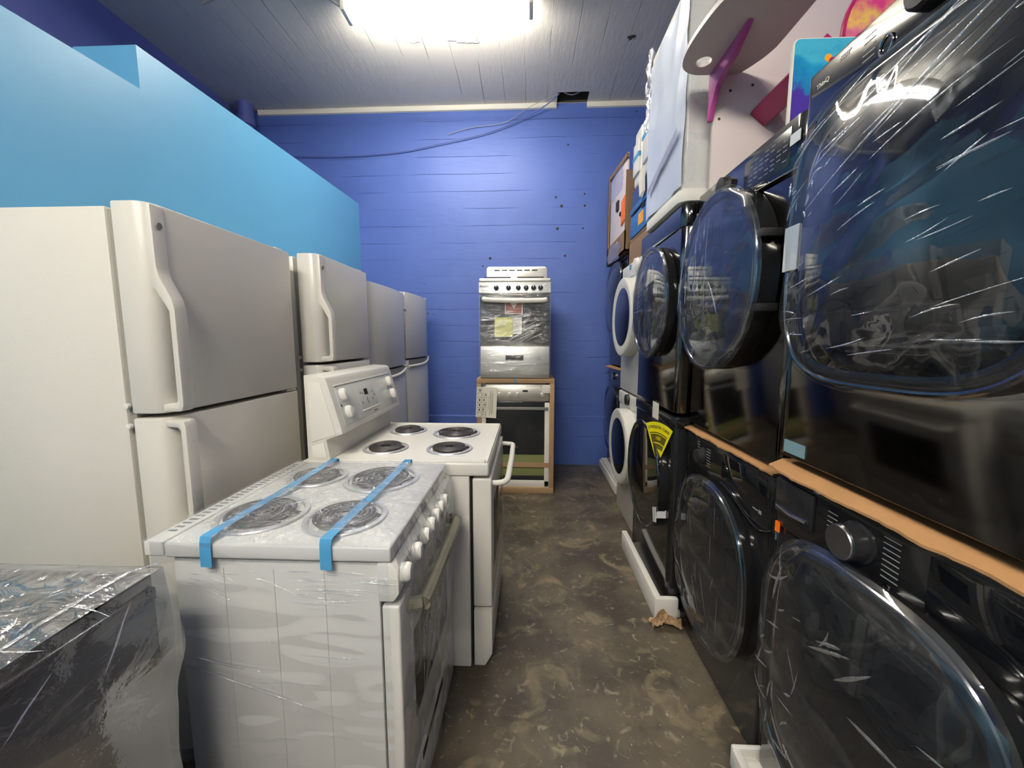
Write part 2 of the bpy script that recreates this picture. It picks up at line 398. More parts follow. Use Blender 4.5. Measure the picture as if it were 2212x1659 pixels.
# ---------------------------------------------------------------- setting
YB, ZC, XR, XL, YF = 4.315, 3.82, 1.62, -3.10, -3.0
M['wall_blue'] = groove_mat('blue_board_formed_paint', srgb(70, 95, 166), srgb(84, 108, 178), 2, .176, .46, .35, .006, .02, wear=5)
M['ceil'] = groove_mat('grey_painted_board_ceiling', srgb(212, 206, 194), srgb(226, 220, 208), 0, .21, .6, .3, .008, .1)
M['wall_sky'] = pm('light_blue_paint', srgb(93, 160, 198), .42, var=.05, vscale=2, bump=.1, bscale=60)
M['wall_plain'] = pm('dark_blue_paint', srgb(84, 96, 160), .5, bump=.2, bscale=30)
M['wall_rear'] = pm('rear_wall_paint', srgb(96, 100, 96), .6)
M['trimwhite'] = pm('white_edge_paint', srgb(216, 212, 200), .6, bump=.4, bscale=40)
M['dirty'] = pm('dark_concrete', srgb(70, 66, 60), .8, bump=.4, bscale=30)

b = MB(); b.box(XL-.2, XR+.2, YF-.2, YB+.2, -.12, 0)
M['floor'] = floor_mat(); struct(b.build('floor', 'floor'))
# back wall: upper face and a slightly prouder lower part with a ledge at 0.55 m
b = MB(); b.prism([(YB+.2, 0), (YB+.2, ZC), (YB, ZC), (YB, .56), (YB-.012, .55), (YB-.012, 0)], 0, XL-.2, XR+.2)
struct(b.build('wall_back', 'wall_blue'))
# ceiling with a rectangular pocket next to the back wall
hx0, hx1, hy0, hy1 = .275, .585, 4.13, 4.30
b = MB()
for x0, x1, y0, y1 in ((XL-.2, hx0, YF-.2, YB+.2), (hx1, XR+.2, YF-.2, YB+.2), (hx0, hx1, YF-.2, hy0), (hx0, hx1, hy1, YB+.2)): b.box(x0, x1, y0, y1, ZC, ZC+.15)
struct(b.build('ceiling', 'ceil'))
b = MB(); b.box(hx0-.02, hx1+.02, hy0-.02, hy1+.02, ZC+.13, ZC+.16)
for a in ((hx0-.015, hx0+.004, hy0, hy1), (hx1-.004, hx1+.015, hy0, hy1), (hx0, hx1, hy0-.015, hy0+.004), (hx0, hx1, hy1-.004, hy1+.012)): b.box(*a, ZC+.001, ZC+.14)
struct(b.build('trim_2', 'dirty'))
b = MB(); b.tube(smooth_path([(.34, 4.22, ZC+.05), (.42, 4.20, ZC+.015), (.50, 4.22, ZC+.05)], 6), .006, 8)
tag(b.build('loose_wire', 'tape_white', origin=(.42, 4.2, ZC)), 'short pale loop of wire hanging in the rectangular ceiling pocket', 'wire')
b = MB(); b.box(XL-.2, XL, YF, YB, 0, ZC); struct(b.build('wall_outer_left', 'wall_plain'))
b = MB(); b.box(XR, XR+.2, YF, YB, 0, ZC); struct(b.build('wall_right', 'wall_plain'))
b = MB(); b.box(XL, XR, YF-.2, YF, 0, ZC); struct(b.build('wall_front', 'wall_rear'))
# light blue partition, stepped top
b = MB(); b.prism([(YF, 0), (YB-.013, 0), (YB-.013, .56), (YB, .57), (YB, 2.865), (1.905, 2.772), (1.905, 2.58), (YF, 2.36)], 0, -2.15, -1.84)
struct(b.build('wall_left', 'wall_sky'))
# white strip where ceiling meets the back wall
def strip(u, v):
    x = -2.9+u*(XR+2.9); return Vector((x, YB-.012+.002*nz((x, 0, 0), 9), (ZC-.001 if v > .5 else ZC-.055-.02*(1-u)+.008*nz((x, 0, 0), 3, 4))))
b = MB(); b.prism([(YB, ZC), (YB-.022, ZC), (YB-.018, ZC-.045), (YB, ZC-.05)], 0, -2.88, hx0)
b.prism([(YB, ZC), (YB-.022, ZC), (YB-.018, ZC-.045), (YB, ZC-.05)], 0, hx1, XR)
struct(b.build('trim_1', 'trimwhite'))
# flaking paint on the ceiling
def flake(cx, cy, w, d, seed):
    b = MB(); pts = []
    for i in range(26):
        a = 2*PI*i/26; k = .62+.5*nz((math.cos(a), math.sin(a), seed), 2.3)+.18*random.uniform(-1, 1)
        pts.append((cx+w*k*math.cos(a), cy+d*k*math.sin(a)))
    b.prism(pts, 2, ZC-.004, ZC+.002); return b
tag(flake(-.50, 3.42, .20, .045, 2).build('flaking_paint', 'trimwhite', origin=(-.5, 3.42, ZC)), 'larger bright ragged patch of flaked paint on the grey ceiling behind the lamp', 'flaked paint')
tag(flake(-.95, 3.42, .07, .02, 5).build('flaking_paint', 'trimwhite', origin=(-.95, 3.42, ZC)), 'smaller bright patch of flaked paint left of the larger one on the ceiling', 'flaked paint')
b = flake(.815, 3.45, .05, .035, 9); tag(b.build('ceiling_hole', 'dirty', origin=(.815, 3.45, ZC)), 'small dark hole knocked in the ceiling near its right side', 'hole')
# holes in the back wall
for i, (x, z) in enumerate([(.40, 3.42), (.28, 2.90), (.34, 2.81), (.58, 2.93), (.585, 2.81), (.30, 2.58), (.57, 2.58), (.385, 2.30), (-.42, 2.28), (-.50, 2.20)]):
    b = MB(); b.lathe([(0, .0005), (.008+.003*(i % 3), .0004), (.010+.003*(i % 3), 0)], (x, YB-.0005, z), (0, -1, 0), 9)
    tag(b.build('screw_hole', 'dark', origin=(x, YB-.0005, z)), 'small dark screw hole in the blue back wall', 'screw hole', 'screw holes in the back wall')
# pipe in the far left corner
b = MB(); b.lathe([(.07, 0), (.07, ZC)], (-2.93, 4.18, 0), (0, 0, 1), 24)
b.lathe([(.07, 3.60), (.085, 3.605), (.085, 3.68), (.07, 3.685)], (-2.93, 4.18, 0), (0, 0, 1), 24)
tag(b.build('vertical_pipe', 'wall_plain', origin=(-2.93, 4.18, 0)), 'thick blue painted pipe in the dark corner behind the light blue wall', 'pipe')
# cords
pts = smooth_path([(.30, 4.16, ZC+.03), (.26, 4.19, ZC-.01), (.02, 4.27, 3.70), (-.40, 4.285, 3.55), (-.90, 4.285, 3.45), (-1.40, 4.29, 3.37), (-2.05, 4.29, 3.34), (-2.75, 4.29, 3.36)], 10)
b = MB(); b.tube(pts, .005, 8); tag(b.build('sagging_cord', 'wall_plain', origin=(0, 4.28, 3.6)), 'dark cord sagging across the blue back wall from the ceiling pocket', 'cord')
pts = smooth_path([(.29, 4.13, ZC-.012), (.0, 4.25, 3.76), (-.25, 4.29, 3.64), (-.6, 4.298, 3.60), (-.85, 4.30, 3.54)], 8)
b = MB(); b.tube(pts, .0028, 6); tag(b.build('thin_wire', 'inkw', origin=(0, 4.28, 3.65)), 'thin pale wire running beside the sagging cord to the ceiling pocket', 'wire')
pts = smooth_path([(-2.35, 2.98, ZC-.02), (-2.1, 2.90, ZC-.035), (-1.75, 2.88, ZC-.03), (-1.45, 2.90, ZC-.06), (-1.33, 2.94, 3.72)], 8)
b = MB(); b.tube(pts, .008, 8); b.box(-2.02, -1.99, 2.87, 2.92, ZC-.05, ZC); b.box(-1.62, -1.59, 2.86, 2.91, ZC-.05, ZC)
tag(b.build('lamp_cable', 'inkw', origin=(-1.9, 2.9, ZC)), 'grey cable clipped along the ceiling to the left end of the lamp', 'cable')

def lamp(x0, x1, y, label, tm):
    t = thing('fluorescent_lamp', label, 'ceiling lamp', ((x0+x1)/2, y, ZC))
    b = MB(); b.prism([(y-.05, 3.735), (y+.05, 3.735), (y+.075, ZC), (y-.075, ZC)], 0, x0, x1, .006); b.build('housing', 'white_soft', t)
    for k, dy in enumerate((-.045, .045)):
        b = MB(); b.lathe([(0, 0), (.017, 0), (.017, x1-x0-.06), (0, x1-x0-.06)], (x0+.03, y+dy, 3.69), (1, 0, 0), 20); b.build('tube', tm, t)
    for x in (x0, x1-.03):
        b = MB(); b.box(x, x+.03, y-.075, y+.075, 3.665, 3.76, .006); b.build('end_cap', 'white_soft', t)
    return t
lamp(-1.31, .02, 2.97, 'bright fluorescent lamp fixed to the grey ceiling above the aisle', 'tube')
lamp(-1.75, -.42, -1.15, 'bright fluorescent lamp fixed to the ceiling just behind the camera', 'tube2')
lamp(-1.0, .33, -2.4, 'bright fluorescent lamp fixed to the ceiling farthest behind the camera', 'tube2')

# ---------------------------------------------------------------- refrigerators (face +x)
def handle_prof(top, flare, bot, out, th, flip=False, mid=None):
    """strip running down the door edge then standing out as a grip; (offset, z) loop"""
    outer = [(0.0, top), (.018, top-.004), (.020, flare+.06), (.026, flare+.03), (out-.006, flare-.03), (out, flare-.06), (out, bot+.02), (out-.006, bot+.002), (out-.02, bot), (0, bot)]
    inner = [(0, bot+.022), (out-.024, bot+.024), (out-.018, bot+.034), (out-.018, flare-.066), (out-.026, flare-.05), (.010, flare-.005), (0, flare)]
    return outer+inner
def fridge(xf, y0, y1, zt, zs, label, style, mats, hw=.042, badge=True):
    xb = -1.80
    t = thing('refrigerator', label, 'refrigerator', ((xf+xb)/2, (y0+y1)/2, 0))
    dt = .10 if style == 'bar' else .075
    md, ms = mats
    b = MB(); b.box(xb, xf-dt-.020, y0+.004, y1-.004, .03, zt-.012, .008); b.box(xb+.05, xf-dt-.05, y0+.03, y1-.03, 0, .035); b.build('body', ms, t)
    b = MB(); b.box(xf-dt-.022, xf-dt+.002, y0+.012, y1-.014, .09, zt-.02); b.build('door_gasket', 'gasket', t)
    r = .045 if style == 'bar' else .02
    def plan():
        if style == 'bar': return arc(xf-r, y0+r, r, -90, 0, 8)+arc(xf-.02, y1-.02, .02, 0, 90, 4)+[(xf-dt, y1), (xf-dt, y0)]
        pts = [(xf-dt, y1), (xf-dt, y0)]
        for i in range(17):
            u = i/16; pts.append((xf-.035+.035*math.sin(PI*u)**.6, y0+u*(y1-y0)))
        return pts
    bars = []
    for nm, z0, z1 in (('freezer_door', zs+.007, zt), ('fridge_door', .09, zs-.007)):
        b = MB(); b.prism(plan(), 2, z0, z1, .006); d = b.build(nm, md, t); bars.append(d)
    b = MB(); b.box(xf-dt-.03, xf-.05, y0+.01, y1-.01, .03, .082, .004); b.build('kick_plate', 'grey', t)
    b = MB(); b.box(xf-dt-.05, xf-.03, y1-.06, y1-.01, zt-.001, zt+.014, .004); b.build('hinge_cover', ms, t)
    b = MB(); b.box(xf-dt, xf-.012, y1-.07, y1-.006, zs-.005, zs+.005, .001); b.build('hinge', 'white_soft', t)
    if style == 'bar':
        ya = y0-.002+.012
        pr = handle_prof(zt-.002, zt-.235, zs+.012, .062, .018)
        b = MB(); b.prism([(xf-.014+a*1.0, z) for a, z in pr], 1, ya, ya+hw, .005); b.build('handle', md, bars[0])
        mz = lambda z: 2*zs-z
        b = MB(); b.prism([(xf-.014+a, mz(z)) for a, z in pr], 1, ya, ya+hw, .005); b.build('handle', md, bars[1])
        if badge:
            b = MB(); b.lathe([(0, .003), (.009, .003), (.010, 0)], (xf+.006, ya+hw*.5, zt-.062), (1, 0, 0), 20); b.build('badge', 'grey', bars[0])
        for dz in (.03, -.03):
            b = MB(); b.lathe([(.008, -.004), (.008, .006), (0, .009)], (xf-dt-.010, y0-.001, zs+dz), (0, -1, 0), 14); b.build('screw', 'white_soft', t)
    else:
        # scooped grip along the top of the lower door
        fx = lambda y: xf-.035+.035*max(0, math.sin(PI*(y-y0)/(y1-y0)))**.6
        path = smooth_path([(fx(y)+.002, y, zs-.058+.050*((y-y0)/(y1-y0))**5) for y in [y0+.03+(y1-y0-.05)*k/14 for k in range(15)]], 2)
        b = MB(); b.tube(path, .011, 10); b.build('handle', 'white_soft', bars[1])
        b = MB()
        b.grid(lambda u, v: Vector((fx(y0+.03+(y1-y0-.06)*u)+.0012, y0+.03+(y1-y0-.06)*u, (zs-.056+.050*u**5)*(1-v)+(zs-.006)*v)), 24, 1)
        b.build('grip_recess', 'grey', bars[1])
        b = MB(); b.box(xf-.008, xf+.001, y1-.09, y1-.05, zt-.14, zt-.125); b.build('badge', 'grey', bars[0])
    return t
fridge(-1.05, 1.065, 1.725, 1.782, 1.180, 'white refrigerator nearest the camera with textured doors and tall moulded handles', 'bar', ('white_tex', 'white_tex'))
fridge(-.98, 1.815, 2.375, 1.803, 1.288, 'second white refrigerator, between the textured one and the pocket handle ones', 'bar', ('white', 'white'), .04)
fridge(-.975, 2.42, 3.15, 1.768, 1.198, 'pearl white refrigerator with curved doors, third from the camera', 'pocket', ('pearl', 'white'))
fridge(-.975, 3.175, 3.85, 1.792, 1.242, 'pearl white refrigerator farthest from the camera by the blue back wall', 'pocket', ('pearl', 'white'))

# ---------------------------------------------------------------- coil burner
def burner(parent, cx, cy, z, R, tilt=0.):
    b = MB(); b.lathe([(R+.014, 0), (R+.012, .004), (R, .005), (R-.006, -.004), (R*.55, -.022), (R*.25, -.024), (.012, -.020), (0, -.020)], (cx, cy, z), n=40)
    pan = b.build('drip_pan', 'pan', parent)
    turns = 5 if R > .085 else 4; n = 34*turns; pts = []
    for i in range(n+1):
        k = i/n; r = .020+(R-.012-.020)*k; a = 2*PI*turns*k
        pts.append((cx+r*math.cos(a), cy+r*math.sin(a), z+.009+tilt*r*math.sin(a)))
    a = 2*PI*turns
    pts.append((cx+(R-.004)*math.cos(a+.08), cy+(R-.004)*math.sin(a+.08), z+.002)); pts.append((cx+(R+.0)*math.cos(a+.1), cy+R*math.sin(a+.1), z-.012))
    b = MB(); b.tube(pts, .0055, 7)
    for k in range(3):
        a = 2*PI*k/3+.5
        b.box(-R+.014, 0, -.002, .002, z-.004, z+.004, 0, mat=Matrix.Translation((cx, cy, 0)) @ Matrix.Rotation(a, 4, 'Z'))
    b.build('coil', 'coil', pan)
def slant_knob(parent, pos, n, up, r, h, mat, grip=True, oval=0):
    n = Vector(n).normalized(); b = MB()
    if oval:
        u = Vector(up).normalized(); s = n.cross(u); p = Vector(pos); L_ = []
        for k, hh in ((1, 0), (1, .55), (.93, .8), (.75, .95), (.4, 1.0)):
            L_.append([p+n*h*hh+(s*.78*math.cos(2*PI*i/28)+u*1.18*math.sin(2*PI*i/28))*r*k for i in range(28)])
        b.loft(L_, cap1=True); return b.build('knob', mat, parent)
    b.lathe([(r, 0), (r*.96, h*.7), (r*.85, h*.85), (0, h*.9)], pos, n, 28)
    if grip:
        u = Vector(up).normalized(); s = n.cross(u); p = Vector(pos)+n*h*.8
        m = Matrix((s, u, n)).transposed().to_4x4(); m.translation = p
        b.box(-r*.2, r*.2, -r*.93, r*.93, -.002, h*.45, r*.1, mat=m)
    return b.build('knob', mat, parent)

# ---------------------------------------------------------------- white range with a backguard (faces +x)
t = thing('electric_range', 'unwrapped white coil range with a raised control backguard', 'range', (-.53, 1.845, 0))
b = MB(); b.box(-.905, -.235, 1.49, 2.20, .03, .862, .004); b.box(-.85, -.28, 1.53, 2.16, 0, .03); b.build('body', 'white', t)
b = MB(); b.box(-.236, -.222, 1.51, 2.18, .05, .85); b.build('door_gasket', 'dark', t)
top = MB(); top.box(-.912, -.155, 1.483, 2.207, .862, .918, .010, 3)
for a in ((-.80, -.165, 1.490, 1.506), (-.80, -.165, 2.184, 2.200), (-.176, -.160, 1.49, 2.20)): top.box(*a, .915, .9235, .003)
ct = top.build('cooktop', 'white_soft', t)
for cx, cy, R in ((-.640, 2.020, .083), (-.372, 1.975, .108), (-.638, 1.680, .086), (-.350, 1.682, .089)): burner(ct, cx, cy, .919, R, .05 if cx < -.5 else 0)
dr = MB(); dr.box(-.222, -.146, 1.492, 2.198, .302, .850, .006, 3); door = dr.build('oven_door', 'white', t)
b = MB(); b.box(-.150, -.1445, 1.60, 2.09, .42, .72, .002); b.build('door_window', 'glassb', door)
pts = smooth_path([(-.150, 1.535, .818), (-.118, 1.540, .818), (-.092, 1.558, .820), (-.084, 1.60, .824), (-.082, 1.72, .828), (-.080, 1.845, .830), (-.082, 1.97, .828), (-.084, 2.09, .824), (-.092, 2.132, .820), (-.118, 2.150, .818), (-.150, 2.155, .818)], 5)
b = MB(); b.tube(pts, .0135, 12, flat=.85); b.build('handle', 'white_soft', door)
b = MB(); b.prism([(-.222, .285), (-.146, .285), (-.146, .09), (-.176, .035), (-.222, .035)], 1, 1.492, 2.198, .004); b.build('storage_drawer', 'white', t)
bgp = [(-.892, .918), (-.798, .918), (-.814, 1.000), (-.744, 1.025), (-.748, 1.05), (-.798, 1.235), (-.806, 1.252), (-.82, 1.258), (-.892, 1.262)]
b = MB(); b.prism(bgp, 1, 1.497, 2.205, .004); bg = b.build('backguard', 'white', t)
tv = Vector((-.050, 0, .185)).normalized(); nv = Vector((tv.z, 0, -tv.x)); o0 = Vector((-.748, 0, 1.05))
def bgp_(s, y, off=0): return o0+tv*s+nv*off+Vector((0, y, 0))
def slab(b, s0, s1, y0, y1, off, th, bev=.002):
    m = Matrix((tv, Vector((0, 1, 0)), nv)).transposed().to_4x4()
    m = Matrix.Translation(o0) @ m
    b.box(s0, s1, y0, y1, off, off+th, bev, mat=m); return b
b = MB(); slab(b, .002, .165, 1.535, 2.165, -.001, .003); cp = b.build('control_panel', pm('grey_white_fascia', srgb(205, 207, 202), .25), bg)
b = MB(); slab(b, .168, .174, 1.535, 2.165, 0, .004, .0015); b.build('fascia_lip', 'white_soft', bg)
b = MB(); slab(b, .035, .140, 1.715, 1.905, .0015, .0015, .0005); kp = b.build('keypad', pm('keypad_grey', srgb(196, 198, 194), .3), cp)
b = MB(); slab(b, .028, .033, 1.715, 1.905, .002, .004, .001); b.build('keypad_lip', 'white_soft', cp)
b = MB(); slab(b, .098, .126, 1.785, 1.822, .003, .001, 0); b.build('display', 'dark', cp)
b = MB()
for s_, y_ in ((.112, 1.745), (.066, 1.742), (.105, 1.87), (.07, 1.862), (.108, 1.765), (.085, 1.885), (.078, 1.80), (.068, 1.80), (.058, 1.805)):
    slab(b, s_-.006, s_+.006, y_-.004, y_+.004, .003, .0006, 0)
for s_, y_ in ((.155, 1.555), (.08, 1.505+.05), (.02, 1.62), (.16, 2.05)): slab(b, s_-.002, s_+.002, y_-.003, y_+.003, .002, .0006, 0)
b.build('keypad_print', 'grey', cp)['kind'] = 'stuff'
text('brand_mark', 'Kenmore', .013, 'grey', cp, bgp_(.012, 1.86, .0026), (0, 1, 0), tv)
for s_, y_ in ((.128, 1.575), (.052, 1.580), (.128, 2.105), (.058, 2.115)):
    slant_knob(cp, bgp_(s_, y_, .002), nv, tv, .022, .024, 'white_soft', oval=1)
b = MB(); slab(b, .082, .09, 1.546, 1.552, .002, .001, 0); b.build('indicator_light', 'dark', cp)
b = MB(); slab(b, .09, .098, 2.13, 2.136, .002, .001, 0); b.build('indicator_light', 'dark', cp)
b = MB(); b.tube([(-.86, 1.496, 1.225), (-.835, 1.496, 1.225)], .001, 4)
b.prism([(-.878, 1.235), (-.826, 1.233), (-.770, 1.022), (-.872, .992)], 1, 1.4945, 1.4965, .0008)
b.prism([(-.872, .975), (-.822, .99), (-.812, .928), (-.870, .928)], 1, 1.4945, 1.4965, .0008); b.build('end_cap', 'white_soft', bg)

# ---------------------------------------------------------------- wrapped white range (faces +x)
t = thing('electric_range', 'white coil range wrapped in clear film with blue tape across its top', 'range', (-.62, 1.17, 0))
X0, X1, Y0, Y1 = -.925, -.322, .848, 1.474
b = MB(); b.box(-.865, -.356, Y0+.012, Y1-.012, .03, .872, .004)
for k in range(1, 4): b.box(-.865+.125*k-.0008, -.865+.125*k+.0008, Y0+.0105, Y0+.02, .05, .85)
b.box(-.83, -.40, Y0+.04, Y1-.04, 0, .03); b.build('body', 'white', t)
b = MB(); b.box(X0+.05, X1, Y0, Y1, .879, .917, .006, 3); b.box(X0, X0+.048, Y0, Y1, .882, .919, .004, 3)
ct = b.build('cooktop', 'white_soft', t)
b = MB()
for k in range(26):
    y = .90+k*.021; b.box(X0+.012, X0+.034, y, y+.008, .9175, .9200, 0)
b.build('vent_slots', 'grey', ct)
for cx, cy, R in ((-.745, 1.305, .088), (-.508, 1.292, .112), (-.735, 1.005, .104), (-.497, .998, .096)): burner(ct, cx, cy, .919, R)
b = MB(); b.prism([(-.356, .780), (-.318, .780), (-.304, .80), (-.304, .860), (-.322, .876), (-.356, .876)], 1, Y0, Y1, .004); cp = b.build('control_panel', 'white_soft', t)
for y in (.872, .965, 1.045, 1.112, 1.172, 1.232, 1.29): slant_knob(cp, (-.304, y, .842), (1, 0, .15), (0, 0, 1), .021, .026, 'white_soft', oval=1)
b = MB(); b.box(-.358, -.350, Y0+.02, Y1-.02, .06, .776); b.build('door_gasket', 'dark', t)
b = MB(); b.box(-.350, -.306, Y0+.006, Y1-.006, .235, .765, .006, 3); door = b.build('oven_door', 'white', t)
b = MB(); b.box(-.309, -.3045, Y0+.11, Y1-.11, .36, .62, .002); b.build('door_window', 'glassb', door)
b = MB(); b.tube(smooth_path([(-.306, Y0+.07, .725), (-.275, Y0+.08, .725), (-.266, Y0+.12, .725), (-.266, Y1-.12, .725), (-.275, Y1-.08, .725), (-.306, Y1-.07, .725)], 5), .019, 10); b.build('handle', M['tan'], door, label='handle wrapped in tan packing film')
b = MB(); b.box(-.350, -.306, Y0+.006, Y1-.006, .035, .228, .006, 3); sd = b.build('storage_drawer', 'white', t)
b = MB(); b.box(-.3075, -.3045, Y0+.16, Y0+.42, .165, .19, .001); b.build('drawer_slot', 'dark', sd)
def ztop(x, y): return .9265+.003*max(0, nz((x, y, 0), 22, 3))
for x, yz in ((-.762, .845), (-.470, .845)):
    path = [(Y1-.002, .917), (Y1-.004, .9225)]+[(Y1-.01-(Y1-.01-Y0)*k/24, .9365) for k in range(25)]+[(Y0-.004, .925), (Y0-.006, .90), (Y0-.0065, .862)]
    b = MB()
    def f(u, v, path=path, x=x):
        i = u*(len(path)-1); k = min(int(i), len(path)-2); q = i-k
        y = path[k][0]*(1-q)+path[k+1][0]*q; z = path[k][1]*(1-q)+path[k+1][1]*q
        return Vector((x-.014+.028*v+.004*math.sin(u*5), y, z+.0012*nz((x, y, z), 30)))
    b.grid(f, 60, 4); b.build('tape_strip', 'tape_blue', t)
# film: top + near side + front, one crumpled skin
b = MB()
def ftop(u, v):
    x = X0-.004+u*(X1+.008-X0); y = Y0-.004+v*(Y1+.008-Y0)
    e = min(u, 1-u, v, 1-v)*12; e = min(1, e)
    z = .9205+e*(.0165+.0035*nz((x, y, 0), 42, 1)+.003*ridge((x, y, 0), 19, 7))
    return Vector((x, y, z))
b.grid(ftop, 130, 130)
b.folds(lambda a, c: Vector((a, c, .9385)), (0, 0, 1), rf(120, -.84, -.42, .93, 1.36, 90, 90, .01, .05, .0006, .0018, 50, 41)+rf(60, -.80, -.45, .94, 1.06, 0, 40, .01, .04, .0006, .0018, 50, 42)+rf(10, -.9, -.4, .86, 1.45, 5, 20, .05, .2, .0006, .0012, 20, 43))
b.build('top_film', 'filmtop', t, 60, label='clear crinkled stretch film', mat2='fold')
b = MB()
def fside(u, v):
    x = X0+.02+u*(X1-.004-X0-.02); z = .9215-v*(.90)
    w = math.sin(PI*min(1, max(0, u)))
    y = Y0-.004-.003*w*nz((x*3, 0, z*9), 2.5, 5)-.003*ridge((x*1.4+z*.5, 0, z*5), 4, 2)*min(1, v*8)
    if u < .06: y += .0
    return Vector((x, y, z))
b.grid(fside, 50, 110)
b.folds(lambda a, c: Vector((a, Y0-.010, c)), (0, -1, 0), rf(26, -.60, -.38, .78, .865, 0, 5, .04, .16, .0005, .0013, 6, 44)+rf(12, -.84, -.6, .80, .86, -14, 12, .02, .09, .0005, .0012, 10, 45)+rf(14, -.8, -.5, .25, .7, -4, 6, .01, .12, .0005, .001, 6, 46)+[(-.845, .640, -18, .24, 14, .0022), (-.61, .572, -6, .13, 4, .0013), (-.84, .61, -20, .42, 2, .0016), (-.56, .645, -4, .16, 3, .0014)])
b.build('side_film', 'filmside', t, 60, label='clear film pulled tight over the side', mat2='fold')
b = MB()
def ffront(u, v):
    y = Y0-.004+u*(Y1-Y0+.008); z = .918-v*.90
    kn = math.exp(-((z-.838)/.045)**2)
    sag = math.exp(-((z-.70)/.07)**2)
    x = X1+.004+.022*min(1, v*8)+.018*kn*(1 if .03 < u < .78 else .3)+.030*sag*(.5+.5*nz((0, y, z), 5, 3))*math.sin(PI*u)
    x += .010*nz((0, y*1.5, z*.8), 10, 2)*min(1, v*6)+.005*ridge((0, y, z*.5), 9, 4)
    if v > .35: x -= .012*min(1, (v-.35)*5)
    return Vector((x, y, z))
b.grid(ffront, 90, 120)
b.folds(lambda a, c: Vector((X1+.034+.020*math.exp(-((c-.838)/.045)**2), a, c)), (1, 0, 0), rf(26, .88, 1.30, .80, .905, -80, 20, .03, .10, .0006, .0018, 15, 51)+rf(12, .88, 1.3, .3, .7, 70, 20, .06, .25, .001, .0025, 15, 52))
b.build('front_film', 'filmfront', t, 60, mat2='foldf', label='loose folds of clear film over the knobs')

# ---------------------------------------------------------------- wrapped dark range in the bottom left corner (faces -y)
t = thing('gas_range', 'dark range with black grates wrapped in clear film in the lower left corner', 'range', (-1.1, .40, 0))
GX0, GX1, GY0, GY1 = -1.43, -.775, .06, .725
b = MB(); b.box(GX0, GX1, GY0+.04, GY1, .03, .87, .006); b.box(GX0+.04, GX1-.04, GY0+.08, GY1-.04, 0, .03); b.build('body', pm('charcoal_side_panel', srgb(62, 60, 62), .35), t)
b = MB(); b.box(GX0-.003, GX1+.003, GY0, GY1+.003, .862, .893, .008, 3); ct = b.build('cooktop', pm('dark_cooktop', srgb(60, 56, 58), .2), t)
b = MB(); b.box(GX0, GX1, GY1-.075, GY1, .893, .925, .008, 3); vt = b.build('rear_vent', pm('grey_vent', srgb(120, 118, 118), .35, metal=.6), ct)
b = MB()
for k in range(22):
    x = GX0+.06+k*.025; b.box(x, x+.010, GY1-.060, GY1-.015, .9245, .9262)
b.build('vent_slots', 'dark', vt)
for i in range(2):
    gx = GX0+.03+i*.31; b = MB()
    for a in ((gx, gx+.29, GY0+.03, GY0+.042), (gx, gx+.29, GY1-.10, GY1-.088), (gx, gx+.012, GY0+.03, GY1-.09), (gx+.278, gx+.29, GY0+.03, GY1-.09), (gx, gx+.29, (GY0+GY1)/2-.035, (GY0+GY1)/2-.023)): b.box(*a, .905, .921, .003)
    for k in range(6):
        x = gx+.035+k*.04; b.box(x, x+.008, GY0+.04, GY1-.095, .908, .921, .002)
    b.build('grate', 'coil', ct)
for cx in (-1.25, -.95):
    for cy in (.20, .47):
        b = MB(); b.lathe([(.045, 0), (.045, .010), (.035, .014), (0, .015)], (cx, cy, .893), n=24); b.build('burner_cap', 'dark', ct)
b = MB(); b.prism([(GY0, .862), (GY0-.02, .85), (GY0-.01, .76), (GY0+.04, .76), (GY0+.04, .862)], 0, GX0, GX1, .004); cp = b.build('control_panel', 'steel', t)
for k in range(5): slant_knob(cp, (GX0+.09+k*.12, GY0-.016, .805), (0, -1, 0), (0, 0, 1), .02, .025, 'dark')
b = MB(); b.box(GX0+.004, GX1-.004, GY0-.005, GY0+.04, .22, .75, .006); door = b.build('oven_door', 'steel', t)
b = MB(); b.tube([(GX0+.06, GY0-.045, .70), (GX1-.06, GY0-.045, .70)], .011, 10); b.box(GX0+.06, GX0+.08, GY0-.045, GY0, .69, .71); b.box(GX1-.08, GX1-.06, GY0-.045, GY0, .69, .71); b.build('handle', 'steel', door)
b = MB(); b.box(GX0+.004, GX1-.004, GY0-.005, GY0+.04, .04, .21, .006); b.build('storage_drawer', 'steel', t)
b = MB()
def gt(u, v):
    x = GX0-.006+u*(GX1-GX0+.016); y = GY0-.006+v*(GY1-GY0+.012)
    e = min(1, min(u, 1-u, v, 1-v)*10)
    return Vector((x, y, .908+.020*min(1, v*1.3)+.016*e+e*(.010*nz((x, y, 0), 11, 3)+.006*ridge((x, y*1.6, 0), 8, 6))))
b.grid(gt, 120, 120)
def gs(u, v):
    y = GY0-.006+u*(GY1-GY0+.012); z = .928-v*.90-.012*(1-u)
    fl = math.exp(-((v-.16)/.12)**2)
    x = GX1+.010+.035*fl*u**3+.012*nz((0, y*1.4+z*.8, z*.7), 7, 2)*min(1, v*5)+.006*ridge((0, y+z, z*.4), 7, 8)*min(1, v*4)
    return Vector((x, y, z))
def gb(u, v):
    x = GX0+u*(GX1+.010-GX0); z = .928-v*.9
    return Vector((x, GY1+.008+.004*nz((x, 0, z), 8, 2)+.03*math.exp(-((v-.16)/.12)**2)*u**4*.5, z))
